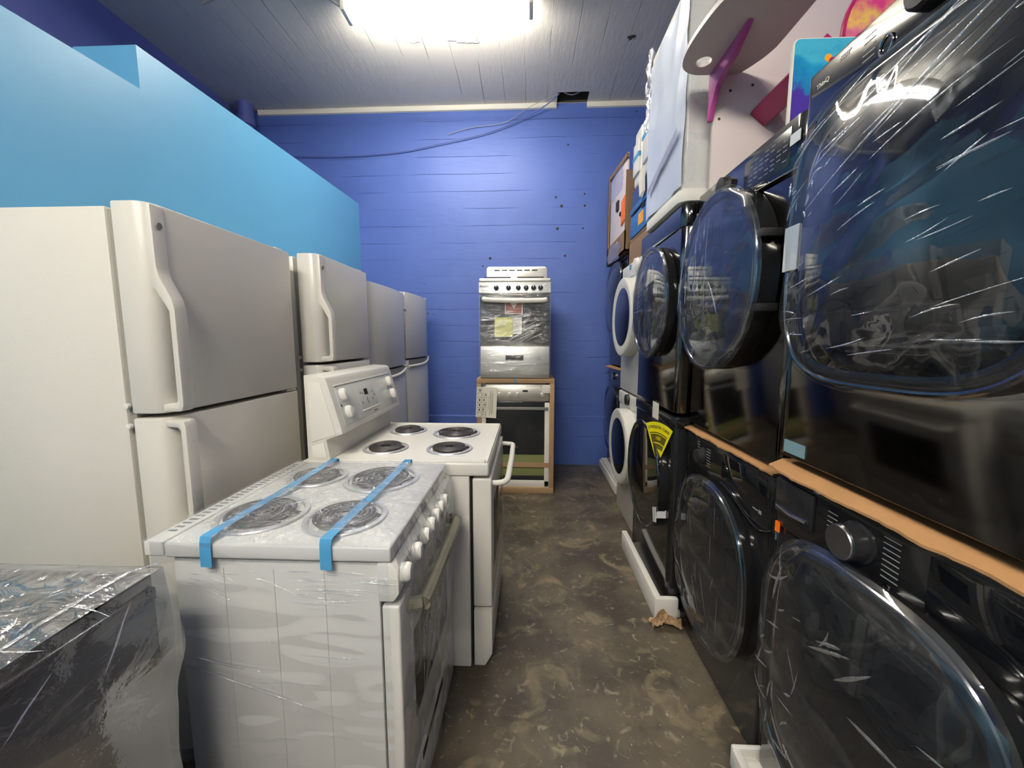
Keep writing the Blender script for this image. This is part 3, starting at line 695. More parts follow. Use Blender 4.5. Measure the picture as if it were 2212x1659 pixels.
b.folds(lambda a, c: gt((a-GX0+.006)/(GX1-GX0+.016), (c-GY0+.006)/(GY1-GY0+.012))+Vector((0, 0, .002)), (0, 0, 1), rf(110, -1.35, -.80, .30, .62, 20, 50, .02, .09, .001, .004, 40, 61)+rf(60, -1.2, -.80, .45, .68, 90, 60, .01, .04, .001, .003, 40, 62)+[(-.80, .35+.04*k, 82, .09, 10, .003) for k in range(9)])
b.build('top_film', 'filmgrate', t, 60, label='crumpled clear stretch film', mat2='fold')
b = MB()
b.grid(gs, 70, 120); b.grid(gb, 50, 60)
b.folds(lambda a, c: gs((a-GY0+.006)/(GY1-GY0+.012), (.928-c)/.9)+Vector((.003, 0, 0)), (1, 0, 0), rf(14, .25, .60, .45, .85, 45, 14, .05, .14, .001, .0026, 12, 63))
b.build('side_film', 'filmthick', t, 60, label='cloudy clear stretch film with loose folds', mat2='fold')

# ---------------------------------------------------------------- boxed oven + steel range on top (face -y)
BX0, BX1, BYF, BZ = -.465, .232, 3.45, 1.060
t = thing('boxed_range', 'oven in an open brown cardboard frame standing on the floor by the back wall', 'boxed range', (-.117, 3.78, 0))
b = MB(); w = .042
b.box(BX0, BX0+w, BYF, BYF+.06, .0, BZ-.04, .002); b.box(BX1-w, BX1, BYF, BYF+.06, 0, BZ-.04, .002)
b.box(BX0, BX1, BYF-.002, BYF+.06, 0, .055, .002)
b.box(BX0, BX0+w, 4.02, 4.08, 0, BZ-.04); b.box(BX1-w, BX1, 4.02, 4.08, 0, BZ-.04); b.box(BX1-.012, BX1, BYF+.02, 4.06, 0, .20); b.box(BX0, BX0+.012, BYF+.02, 4.06, 0, .20)
b.box(BX0, BX1, BYF-.002, 4.08, BZ-.042, BZ, .004); b.box(BX0+w, BX1-w, BYF+.004, BYF+.012, .245, .287)
b.build('cardboard_frame', 'card', t)
b = MB(); b.box(BX0+w, BX0+.08, BYF+.01, BYF+.05, .06, .72, .003); b.box(BX1-.085, BX1-w, BYF+.01, BYF+.05, .06, .84, .003); b.box(BX0+w, BX1-w, BYF+.01, BYF+.06, .055, .115, .004)
b.box(BX1-.11, BX1-w+.004, BYF-.001, BYF+.02, .93, 1.005, .002); b.build('foam_packing', 'foam', t)
b = MB(); b.box(BX0+.075, BX1-.08, BYF+.04, 4.0, .10, 1.01, .004); ov = b.build('oven_body', 'steel', t)
b = MB(); b.box(BX0+.055, BX1-.048, BYF+.018, BYF+.045, .855, .985, .003); cp = b.build('control_panel', 'steel', t)
for x in (-.27, -.172, -.097, .126): slant_knob(cp, (x, BYF+.018, .912), (0, -1, 0), (0, 0, 1), .021, .018, 'steel')
b = MB(); b.box(-.052, -.005, BYF+.0165, BYF+.02, .938, .955); b.build('display', 'dark', cp)
b = MB(); b.box(BX0+.07, BX1-.080, BYF+.02, BYF+.045, .36, .848, .004); door = b.build('oven_door', 'glassb', t)
b = MB(); b.box(BX0+.07, BX1-.052, BYF-.004, BYF+.010, .775, .802, .004); b.box(BX0+.09, BX0+.11, BYF, BYF+.03, .78, .798); b.box(BX1-.13, BX1-.11, BYF, BYF+.03, .78, .798); b.build('handle', 'grey', door)
text('brand_mark', 'Avanti', .022, 'grey', door, (-.12, BYF+.0195, .43), (1, 0, 0), (0, 0, 1))
b = MB(); b.box(BX0+.08, BX1-.085, BYF+.03, BYF+.05, .155, .36, .002); b.build('lower_panel', 'greenfoam', t)
b = MB(); b.box(BX0+.08, BX1-.085, BYF+.028, BYF+.05, .115, .158, .002); b.build('toe_panel', 'dark', t)
b = MB(); b.box(-.128, -.108, BYF-.004, BYF-.002, BZ-.038, BZ-.002); b.build('tape_strip', 'tape_blue', t)
# shipping label hanging off the corner
b = MB()
LX, LZ = -.462, .985
ax = Vector((1, 0, -.05)).normalized(); az = Vector((.05, 0, 1)).normalized()
def lp(a, c, y=-.006): return Vector((LX, BYF+y, LZ))+ax*a-az*c
b.grid(lambda u, v: lp(u*.185, v*.275), 2, 2)
b.grid(lambda u, v: lp(u*.185, v*.275, -.0035), 2, 2)
lb = b.build('shipping_label', 'paper', t)
b = MB()
def ring(a0, a1, c0, c1, th=.0022):
    for q in ((a0, a1, c0, c0+th), (a0, a1, c1-th, c1), (a0, a0+th, c0, c1), (a1-th, a1, c0, c1)):
        b.grid(lambda u, v, q=q: lp(q[0]+(q[1]-q[0])*u, q[2]+(q[3]-q[2])*v, -.0068), 1, 1)
def blob(a0, a1, c0, c1): b.grid(lambda u, v: lp(a0+(a1-a0)*u, c0+(c1-c0)*v, -.0068), 1, 1)
for k in range(6):
    c = .010+k*.044; ring(.010, .048, c, c+.040)
    if k in (1, 5): b.grid(lambda u, v, c=c: lp(.012+.034*u, c+.004+.032*u+.002*v, -.0068), 4, 1)
    if k in (0, 2, 3, 4): blob(.024, .036, c+.010, c+.030)
for k in range(5):
    c = .054+k*.043; ring(.055, .093, c, c+.039)
    if k == 4: blob(.062, .066, c+.010, c+.029); blob(.066, .084, c+.018, c+.021); blob(.084, .087, c+.008, c+.031)
    if k == 3: blob(.062, .070, c+.008, c+.031); blob(.07, .085, c+.0185, c+.0205)
    if k == 2: blob(.066, .078, c+.014, c+.025); blob(.082, .086, c+.006, c+.033)
    if k == 1: blob(.064, .076, c+.012, c+.026)
    if k == 0: blob(.070, .074, c+.024, c+.034); blob(.076, .086, c+.008, c+.022)
for a, c0, c1 in ((.108, .075, .215), (.122, .030, .255), (.130, .050, .235), (.140, .030, .255), (.148, .050, .235)):
    blob(a, a+.0025, c0, c1)
b.build('label_print', 'ink', lb)

t = thing('steel_range', 'narrow stainless steel gas range wrapped in film, standing on the boxed oven', 'range', (-.123, 3.76, BZ))
AX0, AX1, AY = -.432, .187, 3.45
b = MB(); b.box(AX0+.006, AX1-.006, AY+.03, 4.04, BZ+.002, 1.90, .004); b.build('body', 'steel', t)
b = MB(); b.box(AX0, AX1, AY-.008, 4.04, 1.905, 1.935, .006, 3); ct = b.build('cooktop', 'steel', t)
b = MB(); b.prism(rrect(AX0+.006, AX1-.006, 1.93, 2.130, .03), 1, 3.985, 4.03, .004); bk = b.build('backguard', 'steel', t)
b = MB()
for k in range(6): b.box(AX0+.085+k*.075, AX0+.14+k*.075, 3.983, 3.987, 2.088, 2.100)
b.build('vent_slots', 'dark', bk)
b = MB()
for x0 in (AX0+.04, AX0+.33):
    for k in range(5): b.box(x0+k*.055, x0+.008+k*.055, AY+.05, 3.95, 1.945, 1.955)
    b.box(x0, x0+.23, AY+.05, AY+.062, 1.935, 1.955); b.box(x0, x0+.23, 3.94, 3.952, 1.935, 1.955)
b.build('grate', 'coil', ct)
b = MB(); b.prism([(AY-.004, 1.905), (AY+.03, 1.905), (AY+.03, 1.80), (AY-.010, 1.80), (AY-.018, 1.808)], 0, AX0-.004, AX1+.004, .004); cp = b.build('control_panel', 'steel', t)
for x in (-.283, -.177, -.092, -.024, .040, .100): slant_knob(cp, (x, AY-.014, 1.852), (0, -1, -.1), (0, 0, 1), .022, .022, 'dkchrome')
text('brand_mark', 'Avanti', .032, 'ink', cp, (-.388, AY-.0165, 1.866), (1, 0, 0), (0, 0, 1))
b = MB(); b.box(AX0+.004, AX1-.004, AY-.004, AY+.03, 1.355, 1.792, .005); door = b.build('oven_door', 'glassb', t)
b = MB(); b.tube(smooth_path([(AX0+.045, AY-.03, 1.757), (AX0+.07, AY-.045, 1.748), (-.12, AY-.050, 1.738), (AX1-.07, AY-.045, 1.742), (AX1-.045, AY-.03, 1.750)], 5), [.012]+[.021]*19+[.012], 10); b.build('handle', 'foam', door, label='handle wrapped in white foam')
b = MB(); b.box(AX0+.004, AX1-.004, AY-.004, AY+.03, BZ+.004, 1.348, .005); sd = b.build('storage_drawer', 'steel', t)
b = MB(); b.box(-.205, -.045, AY-.0065, AY+.0, 1.222, 1.268, .003); b.build('drawer_pull', 'dark', sd)
def sw(u, v): x = AX0+.006+u*(AX1-AX0-.012); return Vector((x, AY-.0055, 1.190-.018*math.exp(-((u-.52)/.22)**2)+.003*v))
b = MB(); b.grid(sw, 40, 1); b.build('drawer_crease', 'grey', sd)
b = MB(); b.box(-.208, -.055, AY-.0062, AY-.0045, 1.628, 1.735, 0); st = b.build('sticker', 'paper', door)
b = MB(); b.box(-.203, -.060, AY-.0068, AY-.006, 1.633, 1.730, 0); b.build('sticker_picture', 'brownpic', st)
b = MB(); b.prism([(-.165, 1.728), (-.095, 1.728), (-.13, 1.676)], 1, AY-.0074, AY-.0066); b.build('sticker_motif', 'paper', st)
b = MB(); b.box(-.300, -.140, AY-.0060, AY-.0045, 1.43, 1.60, 0); b.build('yellow_leaflet', 'yelfilm', door)
b = MB(); b.box(-.138, -.062, AY-.0060, AY-.0045, 1.455, 1.60, 0); b.build('white_leaflet', 'paper', door)
b = MB()
def af(u, v):
    x = AX0-.006+u*(AX1-AX0+.012); z = 1.10+v*.80
    k = .030*math.exp(-((z-1.75)/.05)**2)+.012
    return Vector((x, AY-.008-k*math.sin(PI*min(1, max(0, u)))**.4-.004*ridge((x+z*.6, 0, z*2), 7, 3)-.003*nz((x, 0, z), 20), z))
b.grid(af, 60, 80)
b.folds(lambda a, c: Vector((a, AY-.026, c)), (0, -1, 0), rf(22, -.20, .02, 1.36, 1.50, 28, 4, .10, .24, .0008, .002, 4, 71)+rf(26, -.38, .0, 1.38, 1.60, 25, 12, .04, .12, .001, .003, 10, 72)+rf(10, -.40, .10, 1.55, 1.70, 8, 12, .05, .2, .0008, .0018, 10, 73)+rf(16, -.25, .12, 1.82, 1.89, 10, 40, .02, .06, .001, .002, 30, 74)+rf(10, -.4, .1, 1.08, 1.34, 20, 14, .04, .12, .0008, .002, 10, 75))
b.build('stretch_film', 'filmdiag', t, 60, mat2='fold', label='tight clear film with diagonal folds')

# ---------------------------------------------------------------- laundry machines (face -x), depth to DX
def machine(nm, xf, y0, y1, z0, z1, label, kind, body, door_c, door_wh, p, panel_z, ring='dkchrome', bezel='blk', glass='glass', dome=.045, depth=.72, knob=None, group=None, filmmat=None, film_out=.02, protr=.035, gs=.90, fold=None, foldmat='fold'):
    t = thing(nm, label, 'washing machine' if nm == 'washing_machine' else 'clothes dryer', (xf+depth/2, (y0+y1)/2, z0), group)
    # body with rounded front vertical edges
    r = .028
    plan = [(xf+depth, y0), (xf+depth, y1)]+list(reversed(arc(xf+r, y1-r, r, 90, 180, 6)))[::-1]+arc(xf+r, y0+r, r, 180, 270, 6)
    b = MB(); b.prism(plan, 2, z0+.012, z1, .004); b.build('body', body, t)
    b = MB()
    for x in (xf+.06, xf+depth-.06):
        for y in (y0+.06, y1-.06): b.lathe([(.022, 0), (.022, .012)], (x, y, z0), n=12)
    b.build('feet', 'dark', t)
    # control panel wraps the top front
    pz = panel_z; e = .006
    pp = [(xf+.05, y0-.001), (xf+.05, y1+.001)]+arc(xf-e+r, y1+.001-r, r, 90, 180, 6)+arc(xf-e+r, y0-.001+r, r, 180, 270, 6)
    b = MB(); b.prism(pp, 2, pz, z1-.004, .003); cp = b.build('control_panel', body if kind != 'white' else 'white_soft', t)
    cy, cz = door_c; w, h = door_wh; x1 = xf-protr
    b = MB(); b.loft([sup(cy, cz, w, h, p, xf+.004, sc=.985), sup(cy, cz, w, h, p, xf-.006, sc=1.0), sup(cy, cz, w, h, p, x1+.006, sc=1.0), sup(cy, cz, w, h, p, x1, sc=.975),
                      sup(cy, cz, w, h, p, x1-.002, sc=(.93+gs-.9 if gs > .85 else .90)), sup(cy, cz, w, h, p, x1+.006, sc=gs-.03)])
    d = b.build('door', bezel, t)
    if ring:
        b = MB(); b.tube(sup(cy, cz, w, h, p, x1+.002, sc=.985), .007, 10, closed=True); b.build('door_trim', ring, d)
    b = MB(); L_ = []
    for i in range(10):
        s_ = gs*(1-i/10)+.001; L_.append(sup(cy, cz, w, h, p if s_ > .6 else 2+(p-2)*s_/.6, x1+.004-dome*max(0, 1-(s_/gs)**2)**.7, sc=s_))
    b.loft(L_, cap1=True); b.build('door_glass', glass, d)
    if filmmat:
        b = MB(); L_ = []
        for i in range(26):
            s_ = 1.035*(1-i/26)+.004
            lp_ = sup(cy, cz, w, h, p if s_ > .6 else 2+(p-2)*s_/.6, x1-.006, n=110, sc=s_)
            k = 1 if i > 0 else 0
            o = []
            for v in lp_:
                dx = film_out*(1-(s_/1.04)**4)+dome*.9*(1-min(1, s_/1.0)**2)**.7
                wr = .006*ridge((0, v.y+v.z*.5, v.z), 9, cy*3)+.005*nz((0, v.y, v.z), 14, cz)
                o.append(Vector((v.x-dx-(wr if k else -.012), v.y, v.z)))
            L_.append(o)
        b.loft(L_, cap1=True)
        if fold:
            def S(a, c):
                q = ((abs(a)/(w/2))**p+(abs(c)/(h/2))**p)**(1/p)
                return Vector((x1-.008-film_out*max(0, 1-(q/1.04)**4)-dome*.9*max(0, 1-min(1, q)**2)**.7-.004, cy+a, cz+c))
            ok = [f for f in fold if abs(f[0]) < w*.5 and abs(f[1]) < h*.5 and abs(f[0]+math.cos(math.radians(f[2]))*f[3]) < w*.5 and abs(f[1]+math.sin(math.radians(f[2]))*f[3]) < h*.5]
            b.folds(S, (-1, 0, 0), ok)
        b.build('door_film', filmmat, d, 60, label='clear crinkled film over the door', mat2=foldmat)
    return t, cp, d

R_, U_ = (0, -1, 0), (0, 0, 1)      # text directions on a face looking towards -x
def prints(cp, xf, rows, mat='inkw', name='panel_print'):
    b = MB()
    for y0, y1, z0, z1 in rows: b.box(xf-.0068, xf-.0058, y0, y1, z0, z1)
    o = b.build(name, mat, cp); o['kind'] = 'stuff'; return o

# stack A (nearest)
b = MB(); b.box(.672, 1.42, .44, 1.160, 0, .05, .006); b.box(.668, .696, .445, 1.158, .001, .078, .006); b.box(.670, .90, 1.152, 1.170, .002, .082, .006)
tag(b.build('foam_base', 'foam', origin=(1.0, .8, 0)), 'white foam packing base on the floor under the nearest black washing machine', 'foam packing', 'white foam packing bases')
t, cp, d = machine('washing_machine', .74, .455, 1.150, .052, 1.035, 'black washing machine nearest the camera with a silver centre dial', 'black', 'blk', (.795, .560), (.60, .68), 3.2, .865, filmmat='filmdoor2', protr=.045, film_out=.012, foldmat='foldf', fold=rf(26, .0, .26, -.2, .30, -70, 60, .03, .12, .0015, .004, 60, 3)+rf(16, -.28, .05, -.2, .2, 160, 25, .04, .12, .002, .005, 20, 5))
b = MB(); b.lathe([(.046, 0), (.046, .005), (.040, .007), (.040, .040), (.036, .045)], (.734, .850, .955), (-1, 0, 0), 48); kb = b.build('knob', 'blkpanel', cp)
b = MB(); b.lathe([(.0375, .0435), (.036, .046), (0, .0465)], (.734, .850, .955), (-1, 0, 0), 40); b.build('knob_cap', 'knobsteel', kb)
rows = [(.912, .942, .985-k*.012, .987-k*.012) for k in range(7)]+[(.755, .792, .998-k*.012, 1.000-k*.012) for k in range(8)]
rows += [(.955+.02, .975+.02, 1.012, 1.016)]+[(.50+.018*j, .512+.018*j, .99-k*.016, .9925-k*.016) for j in range(8) for k in range(6)]
prints(cp, .74, rows)
b = MB()
for y, z in ((.932, .895), (.925, .912), (.775, .898), (.765, .883)): b.lathe([(.0075, 0), (.0065, .003), (0, .0035)], (.734, y, z), (-1, 0, 0), 16)
b.build('button', 'dkchrome', cp)
b = MB(); b.box(.7325, .736, .47, .70, .90, 1.01, .001); b.build('display', 'glass', cp)
b = MB(); b.box(.728, .737, .985, 1.135, .905, 1.005, .004); dw = b.build('detergent_drawer', 'blkpanel', cp)
b = MB(); b.tube([(.726, 1.120, .925), (.724, 1.06, .920), (.726, 1.0, .925)], .005, 8); b.build('drawer_grip', 'chrome', dw)
b = MB(); b.box(.7300, .7345, 1.112, 1.128, .842, .872, 0); b.build('sticker', 'orange', t)
# torn cardboard sheet between the two
b = MB()
def cs(y, k): return Vector(())
pts_top = []
def cardsheet(x0, x1, y0, y1, z, droop, seed):
    b = MB(); g = lambda u, v, dz: None
    def f(u, v, off):
        y = y0+u*(y1-y0); xe = x0+.014*nz((y, 0, 0), 9, seed)+.006*nz((y, 0, 0), 40, seed)
        x = xe+v*(x1-xe)
        zz = z+off-(droop*(1-v*17) if v < 1/17 else 0)*(.6+.5*u)
        return Vector((x, y, zz))
    b.grid(lambda u, v: f(u, v, .003), 60, 51); b.grid(lambda u, v: f(u, v, -.003), 60, 51)
    b.grid(lambda u, v: f(u, 0, -.003+.006*v), 60, 1); b.grid(lambda u, v: f(u, 1, -.003+.006*v), 60, 1)
    return b
tag(cardsheet(.712, 1.40, .46, 1.165, 1.046, .016, 1).build('cardboard_sheet', 'kraft', origin=(1.0, .8, 1.045)), 'torn cardboard sheet between the nearest black washer and dryer', 'cardboard')
t, cp, d = machine('clothes_dryer', .74, .455, 1.150, 1.058, 2.085, 'dark dryer nearest the camera with film over its big square door', 'black', 'blk_ss', (.810, 1.628), (.60, .66), 3.6, 1.955, filmmat='filmdoor', protr=.045, film_out=.016, fold=rf(34, -.25, .26, -.05, .28, 160, 14, .02, .10, .0008, .0022, 12, 11)+rf(10, -.05, .26, .05, .28, 158, 8, .12, .30, .001, .0026, 14, 12)+rf(14, .12, .26, .02, .16, 120, 60, .01, .04, .0012, .003, 60, 13)+rf(22, -.25, .26, -.28, -.05, 172, 16, .04, .14, .0008, .0022, 20, 14))
b = MB(); b.lathe([(.042, 0), (.042, .006), (.036, .010), (.035, .042), (.030, .048), (0, .049)], (.734, .79, 2.022), (-1, 0, 0), 36); b.build('knob', 'dark', cp)
b = MB(); b.tube([Vector((.731, .905+.015*math.cos(a), 2.004+.019*math.sin(a))) for a in [2*PI*i/24 for i in range(24)]], .0022, 6, closed=True); b.build('power_button', 'chrome', cp)
text('panel_text', 'ThinQ', .016, 'paper', cp, (.7335, 1.085, 2.040), R_, U_)
prints(cp, .74, [(.935, .965, 2.055-k*.012, 2.057-k*.012) for k in range(5)]+[(1.0, 1.03, 2.062, 2.066)])
text('panel_text', 'SMART', .010, 'paper', cp, (.7335, 1.02, 2.058), R_, U_)
b = MB(); b.box(.683, .6855, 1.055, 1.108, 1.582, 1.695); b.box(.6855, .72, 1.106, 1.1085, 1.582, 1.695); b.build('tape_strip', 'tape_white', d)
b = MB(); b.box(.7375, .7395, 1.045, 1.128, 1.083, 1.118); b.build('tape_strip', 'tape_grey', t)

b = MB(); b.box(.748, .80, 1.1505, 1.1515, .80, 1.02); b.build('tape_strip', 'tape_grey', C.objects['washing_machine'])
# stack B
t, cp, d = machine('washing_machine', .76, 1.175, 1.858, 0, .985, 'black washing machine, second stack from the camera, film hanging off its round door', 'black', 'blk', (1.545, .500), (.60, .66), 2.3, .800, filmmat='filmdoor2', protr=.04, film_out=.014, dome=.015, foldmat='foldf', fold=rf(14, -.2, .2, -.25, .2, 80, 30, .04, .2, .0008, .002, 15, 21))
b = MB(); b.lathe([(.036, 0), (.036, .004), (.030, .006), (.029, .030), (0, .032)], (.754, 1.665, .905), (-1, 0, 0), 30); b.build('knob', 'dark', cp)
prints(cp, .76, [(1.60, 1.632, .945-k*.012, .947-k*.012) for k in range(7)]+[(1.70, 1.72, .955-k*.012, .957-k*.012) for k in range(6)]+[(1.235+.05*j, 1.26+.05*j, .945-k*.015, .948-k*.015) for j in range(5) for k in range(5)]+[(1.255, 1.285, .842, .846), (1.235, 1.250, .838, .850)])
b = MB(); b.box(.7525, .756, 1.215, 1.50, .870, .965, .001); b.build('display', 'glass', cp)
b = MB(); b.tube([Vector((.753, 1.79+.0, .915+.0)), Vector((.751, 1.80, .86)), Vector((.753, 1.80, .82))], .003, 6); b.build('detergent_seam', 'dkchrome', cp)
b = MB(); b.tube(smooth_path([(.752, 1.182, .812), (.752, 1.24, .786), (.752, 1.32, .80), (.752, 1.42, .835), (.752, 1.50, .850)], 5), .0025, 6); b.build('fascia_line', 'dkchrome', cp)
tag(cardsheet(.745, 1.42, 1.18, 1.86, .997, .010, 4).build('cardboard_sheet', 'kraft', origin=(1.0, 1.5, .997)), 'cardboard sheet between the washer and dryer of the second stack', 'cardboard')
t, cp, d = machine('clothes_dryer', .76, 1.175, 1.858, 1.006, 2.035, 'dark reflective dryer, second stack from the camera, with a film draped round door', 'black', 'blk_ss', (1.545, 1.615), (.61, .65), 2.05, 1.885, filmmat='filmdoor2', protr=.07, film_out=.014, dome=.006, fold=[(.27, -.02, -62, .32, 4, .003), (.20, .20, -80, .30, 8, .0025), (-.02, .26, -88, .42, -6, .0014), (-.05, .0, -130, .15, 20, .0035), (.08, .2, -95, .28, 5, .0012), (.24, -.02, 70, .22, 10, .002)]+rf(26, .0, .25, -.12, .18, 88, 10, .02, .12, .0008, .002, 10, 22))
b = MB(); b.lathe([(.038, 0), (.034, .006), (.033, .025), (0, .03)], (.754, 1.60, 1.985), (-1, 0, 0), 14); b.build('knob', 'dark', cp)
b = MB(); b.box(.7525, .756, 1.225, 1.47, 1.905, 2.012, .001); dp = b.build('display', 'blkpanel', cp)
prints(cp, .7585, [(1.24+.03*j, 1.258+.03*j, 1.995-k*.014, 1.997-k*.014) for j in range(7) for k in range(6) if (j*3+k) % 4], name='display_print')
b = MB(); b.box(.7505, .7525, 1.183, 1.225, 1.955, 1.985); b.build('sticker', 'tape_white', cp)
for z in (1.50, 1.72):
    b = MB(); b.box(.690, .752, 1.225, 1.262, z-.012, z+.012, .003); b.build('door_hinge', 'dark', d)
b = MB(); b.tube([(.7515, 1.18+.675*k/20, 1.882+.010*math.sin(PI*k/20)) for k in range(21)], .0028, 6); b.build('fascia_line', 'chrome', cp)

# stack C
CY0, CY1 = 1.865, 2.535
b = MB(); b.box(.645, 1.42, CY0-.003, CY1+.008, .001, .03, .004); b.box(.638, .672, CY0-.012, CY1+.01, 0, .118, .006); b.box(.636, .752, CY0-.034, CY0-.002, 0, .121, .008)
tag(b.build('foam_base', 'foam', origin=(1.0, 2.2, 0)), 'white foam packing base on the floor under the washer with the yellow tag', 'foam packing', 'white foam packing bases')
t, cp, d = machine('washing_machine', .70, CY0, CY1, .032, 1.030, 'black washing machine on a foam base with a yellow tag by its round door', 'black', 'blk', (2.19, .655), (.59, .59), 2, .975, protr=.05, dome=.008)
a0, a1 = 63, 117
te = Vector((.070, -.185, 0)).normalized(); tn = te.cross(Vector((0, 0, 1)))
TM = Matrix((te, Vector((0, 0, 1)), tn)).transposed().to_4x4(); TM.translation = Vector((.660, 1.962, .765))
def fan(r0, r1, e=0): return [(r*math.cos(math.radians(a)), r*math.sin(math.radians(a))) for r, a in [(r1, a0+e+(a1-a0-2*e)*i/12) for i in range(13)]+[(r0, a1-e-(a1-a0-2*e)*i/12) for i in range(13)]]
b = MB(); b.prism(fan(.004, .222), 2, -.0005, .0005, mat=TM); tg = b.build('hanging_tag', 'yellow', t)
b = MB(); b.prism(fan(.118, .160, 5), 2, .0005, .001, mat=TM); b.prism(fan(.085, .112, 6), 2, .0005, .001, mat=TM); b.prism(fan(.164, .170, 4), 2, .0005, .001, mat=TM); b.build('tag_print', 'olive', tg)
for k, ch in enumerate('STRENGTH CARE'):
    if ch == ' ': continue
    a = math.radians(112-44*k/12); rr = .196; c_ = TM @ Vector((rr*math.cos(a), rr*math.sin(a), .0012))
    text('tag_text', ch, .021, 'ink', tg, c_, te*math.sin(a)-Vector((0, 0, 1))*math.cos(a), Vector((0, 0, 1))*math.sin(a)+te*math.cos(a))
text('tag_text', '100', .026, 'yellow', tg, TM @ Vector((0, .139, .0016)), te, (0, 0, 1))
b = MB(); b.box(.6935, .6945, 2.075, 2.175, .975, 1.065); b.build('paper_label', 'paper', t)
b = MB(); b.prism([(1.905, .565), (1.895, .490), (1.935, .475), (1.955, .545)], 0, .642, .645); b.box(.642, .70, 1.92, 1.922, .50, .55); b.build('tape_strip', 'tape_white', d)
t, cp, d = machine('clothes_dryer', .70, CY0, CY1, 1.040, 2.020, 'dark dryer with a round mirror-like door under the tall white wrapped appliance', 'black', 'blk_ss', (2.19, 1.600), (.58, .58), 2, 1.915, protr=.05, dome=.008, filmmat='filmdoor2', film_out=.008, fold=[(.27, .02+.01*k, -20-5*k+180, .26, -8, .0013) for k in range(-5, 6)]+rf(10, -.2, .1, -.25, -.1, 100, 30, .02, .08, .001, .002, 20, 31))

# stack D (white)
DY0, DY1 = 2.56, 3.24
for nm, z0, z1, cz, pz, lab in (('washing_machine', 0, .995, .61, .90, 'white washing machine with a white round door ring, bottom of the white pair'), ('clothes_dryer', 1.0, 1.965, 1.565, 1.865, 'white dryer with a thick white round door ring, top of the white pair')):
    t, cp, d = machine(nm, .755, DY0, DY1, z0, z1, lab, 'white', 'white', (2.90, cz), (.60, .56), 2, pz, ring=None, bezel='white_soft', glass='glass', protr=.085, dome=.004, gs=.74)
    b = MB(); b.lathe([(.045, 0), (.04, .006), (.038, .022), (0, .024)], (.749, 2.92 if z0 == 0 else 2.80, (pz+z1)/2+.01), (-1, 0, 0), 24); b.build('knob', 'dark' if z0 == 0 else 'white_soft', cp)
    b = MB(); b.box(.745, .7485, 2.95, 3.0, z1-.045, z1-.015); b.build('tape_strip', 'tape_blue', cp)

# stack E (dark blue, by the back wall)
b = MB(); b.box(.79, 1.50, 3.44, 4.24, 0, .09, .010, 3); b.box(.805, 1.50, 3.455, 4.225, .085, .11, .006)
tag(b.build('foam_base', 'foam', origin=(1.1, 3.85, 0)), 'white foam packing base on the floor nearest the blue back wall', 'foam packing', 'white foam packing bases')
t, cp, d = machine('washing_machine', .855, 3.49, 4.17, .11, 1.125, 'dark blue washing machine in the corner by the back wall', 'blue', 'blk_blue', (3.83, .62), (.60, .66), 3, .97, protr=.04)
b = MB(); b.lathe([(.035, 0), (.033, .025), (0, .027)], (.849, 3.85, 1.05), (-1, 0, 0), 24); b.build('knob', 'chrome', cp)
tag(cardsheet(.815, 1.50, 3.49, 4.17, 1.137, .010, 8).build('cardboard_sheet', 'kraft', origin=(1.1, 3.8, 1.14)), 'cardboard sheet between the dark blue washer and dryer by the back wall', 'cardboard')
t, cp, d = machine('clothes_dryer', .855, 3.49, 4.17, 1.148, 2.150, 'dark blue dryer in the corner under the brown carton', 'blue', 'blk_blue', (3.83, 1.79), (.60, .66), 3.2, 2.125, protr=.045, filmmat='filmdoor', film_out=.01)
b = MB(); b.box(.803, .806, 3.54, 3.56, 1.42, 1.52); b.box(.852, .8535, 3.54, 3.60, 1.20, 1.26); b.build('tape_strip', 'tape_white', t)

# ---------------------------------------------------------------- things on top of the stacks
# brown carton
t = thing('cardboard_carton', 'tall open brown cardboard carton on top of the dark blue dryer', 'carton', (1.08, 3.78, 2.152))
b = MB(); cx0, cx1, c0, c1, cz0, cz1 = .80, 1.36, 3.42, 4.16, 2.152, 2.98
b.box(cx0, cx1, c0, c1, cz0, cz0+.012); b.box(cx0, cx1, c1-.012, c1, cz0, cz1); b.box(cx0, cx1, c0, c0+.012, cz0, cz1-.18); b.box(cx1-.012, cx1, c0, c1, cz0, cz1)
b.box(cx0, cx0+.010, c0, c1, cz0, cz0+.17); b.box(cx0, cx0+.010, c1-.05, c1, cz0, cz1)
b.prism([(3.42, 2.90), (3.42, 2.93), (4.16, 3.02), (4.16, 2.98)], 0, cx0, cx0+.02)
b.build('carton_wall', 'card_dk', t)
b = MB(); b.box(.815, .83, c0+.03, c1-.06, 2.21, 2.95, .003); b.build('packing_board', 'pinkwhite', t)
b = MB(); b.prism([(3.47, 2.42), (3.60, 2.40), (3.60, 2.60), (3.47, 2.62)], 0, .805, .812); b.build('orange_label', 'orange', t)
b = MB(); b.box(.80, .815, 3.72, 3.80, 2.58, 2.66); b.box(.802, .815, 3.62, 3.66, 2.50, 2.53); b.build('dark_bracket', 'dark', t)
b = MB(); b.grid(lambda u, v: Vector((.793+.012*nz((0, u*3, v*3), 2, 4), 3.50+.55*u+.03*nz((0, u, v), 4), 2.68+.22*v+.04*u)), 24, 12)
b.build('plastic_bag', 'filmthick', t)
b = MB(); b.grid(lambda u, v: Vector((.79+.02*nz((0, u*2, v*2), 2, 8)-.02*(1-v), 3.50+.5*u, 2.10+.17*v+.03*u)), 24, 12)
b.build('plastic_flap', 'clear', t)
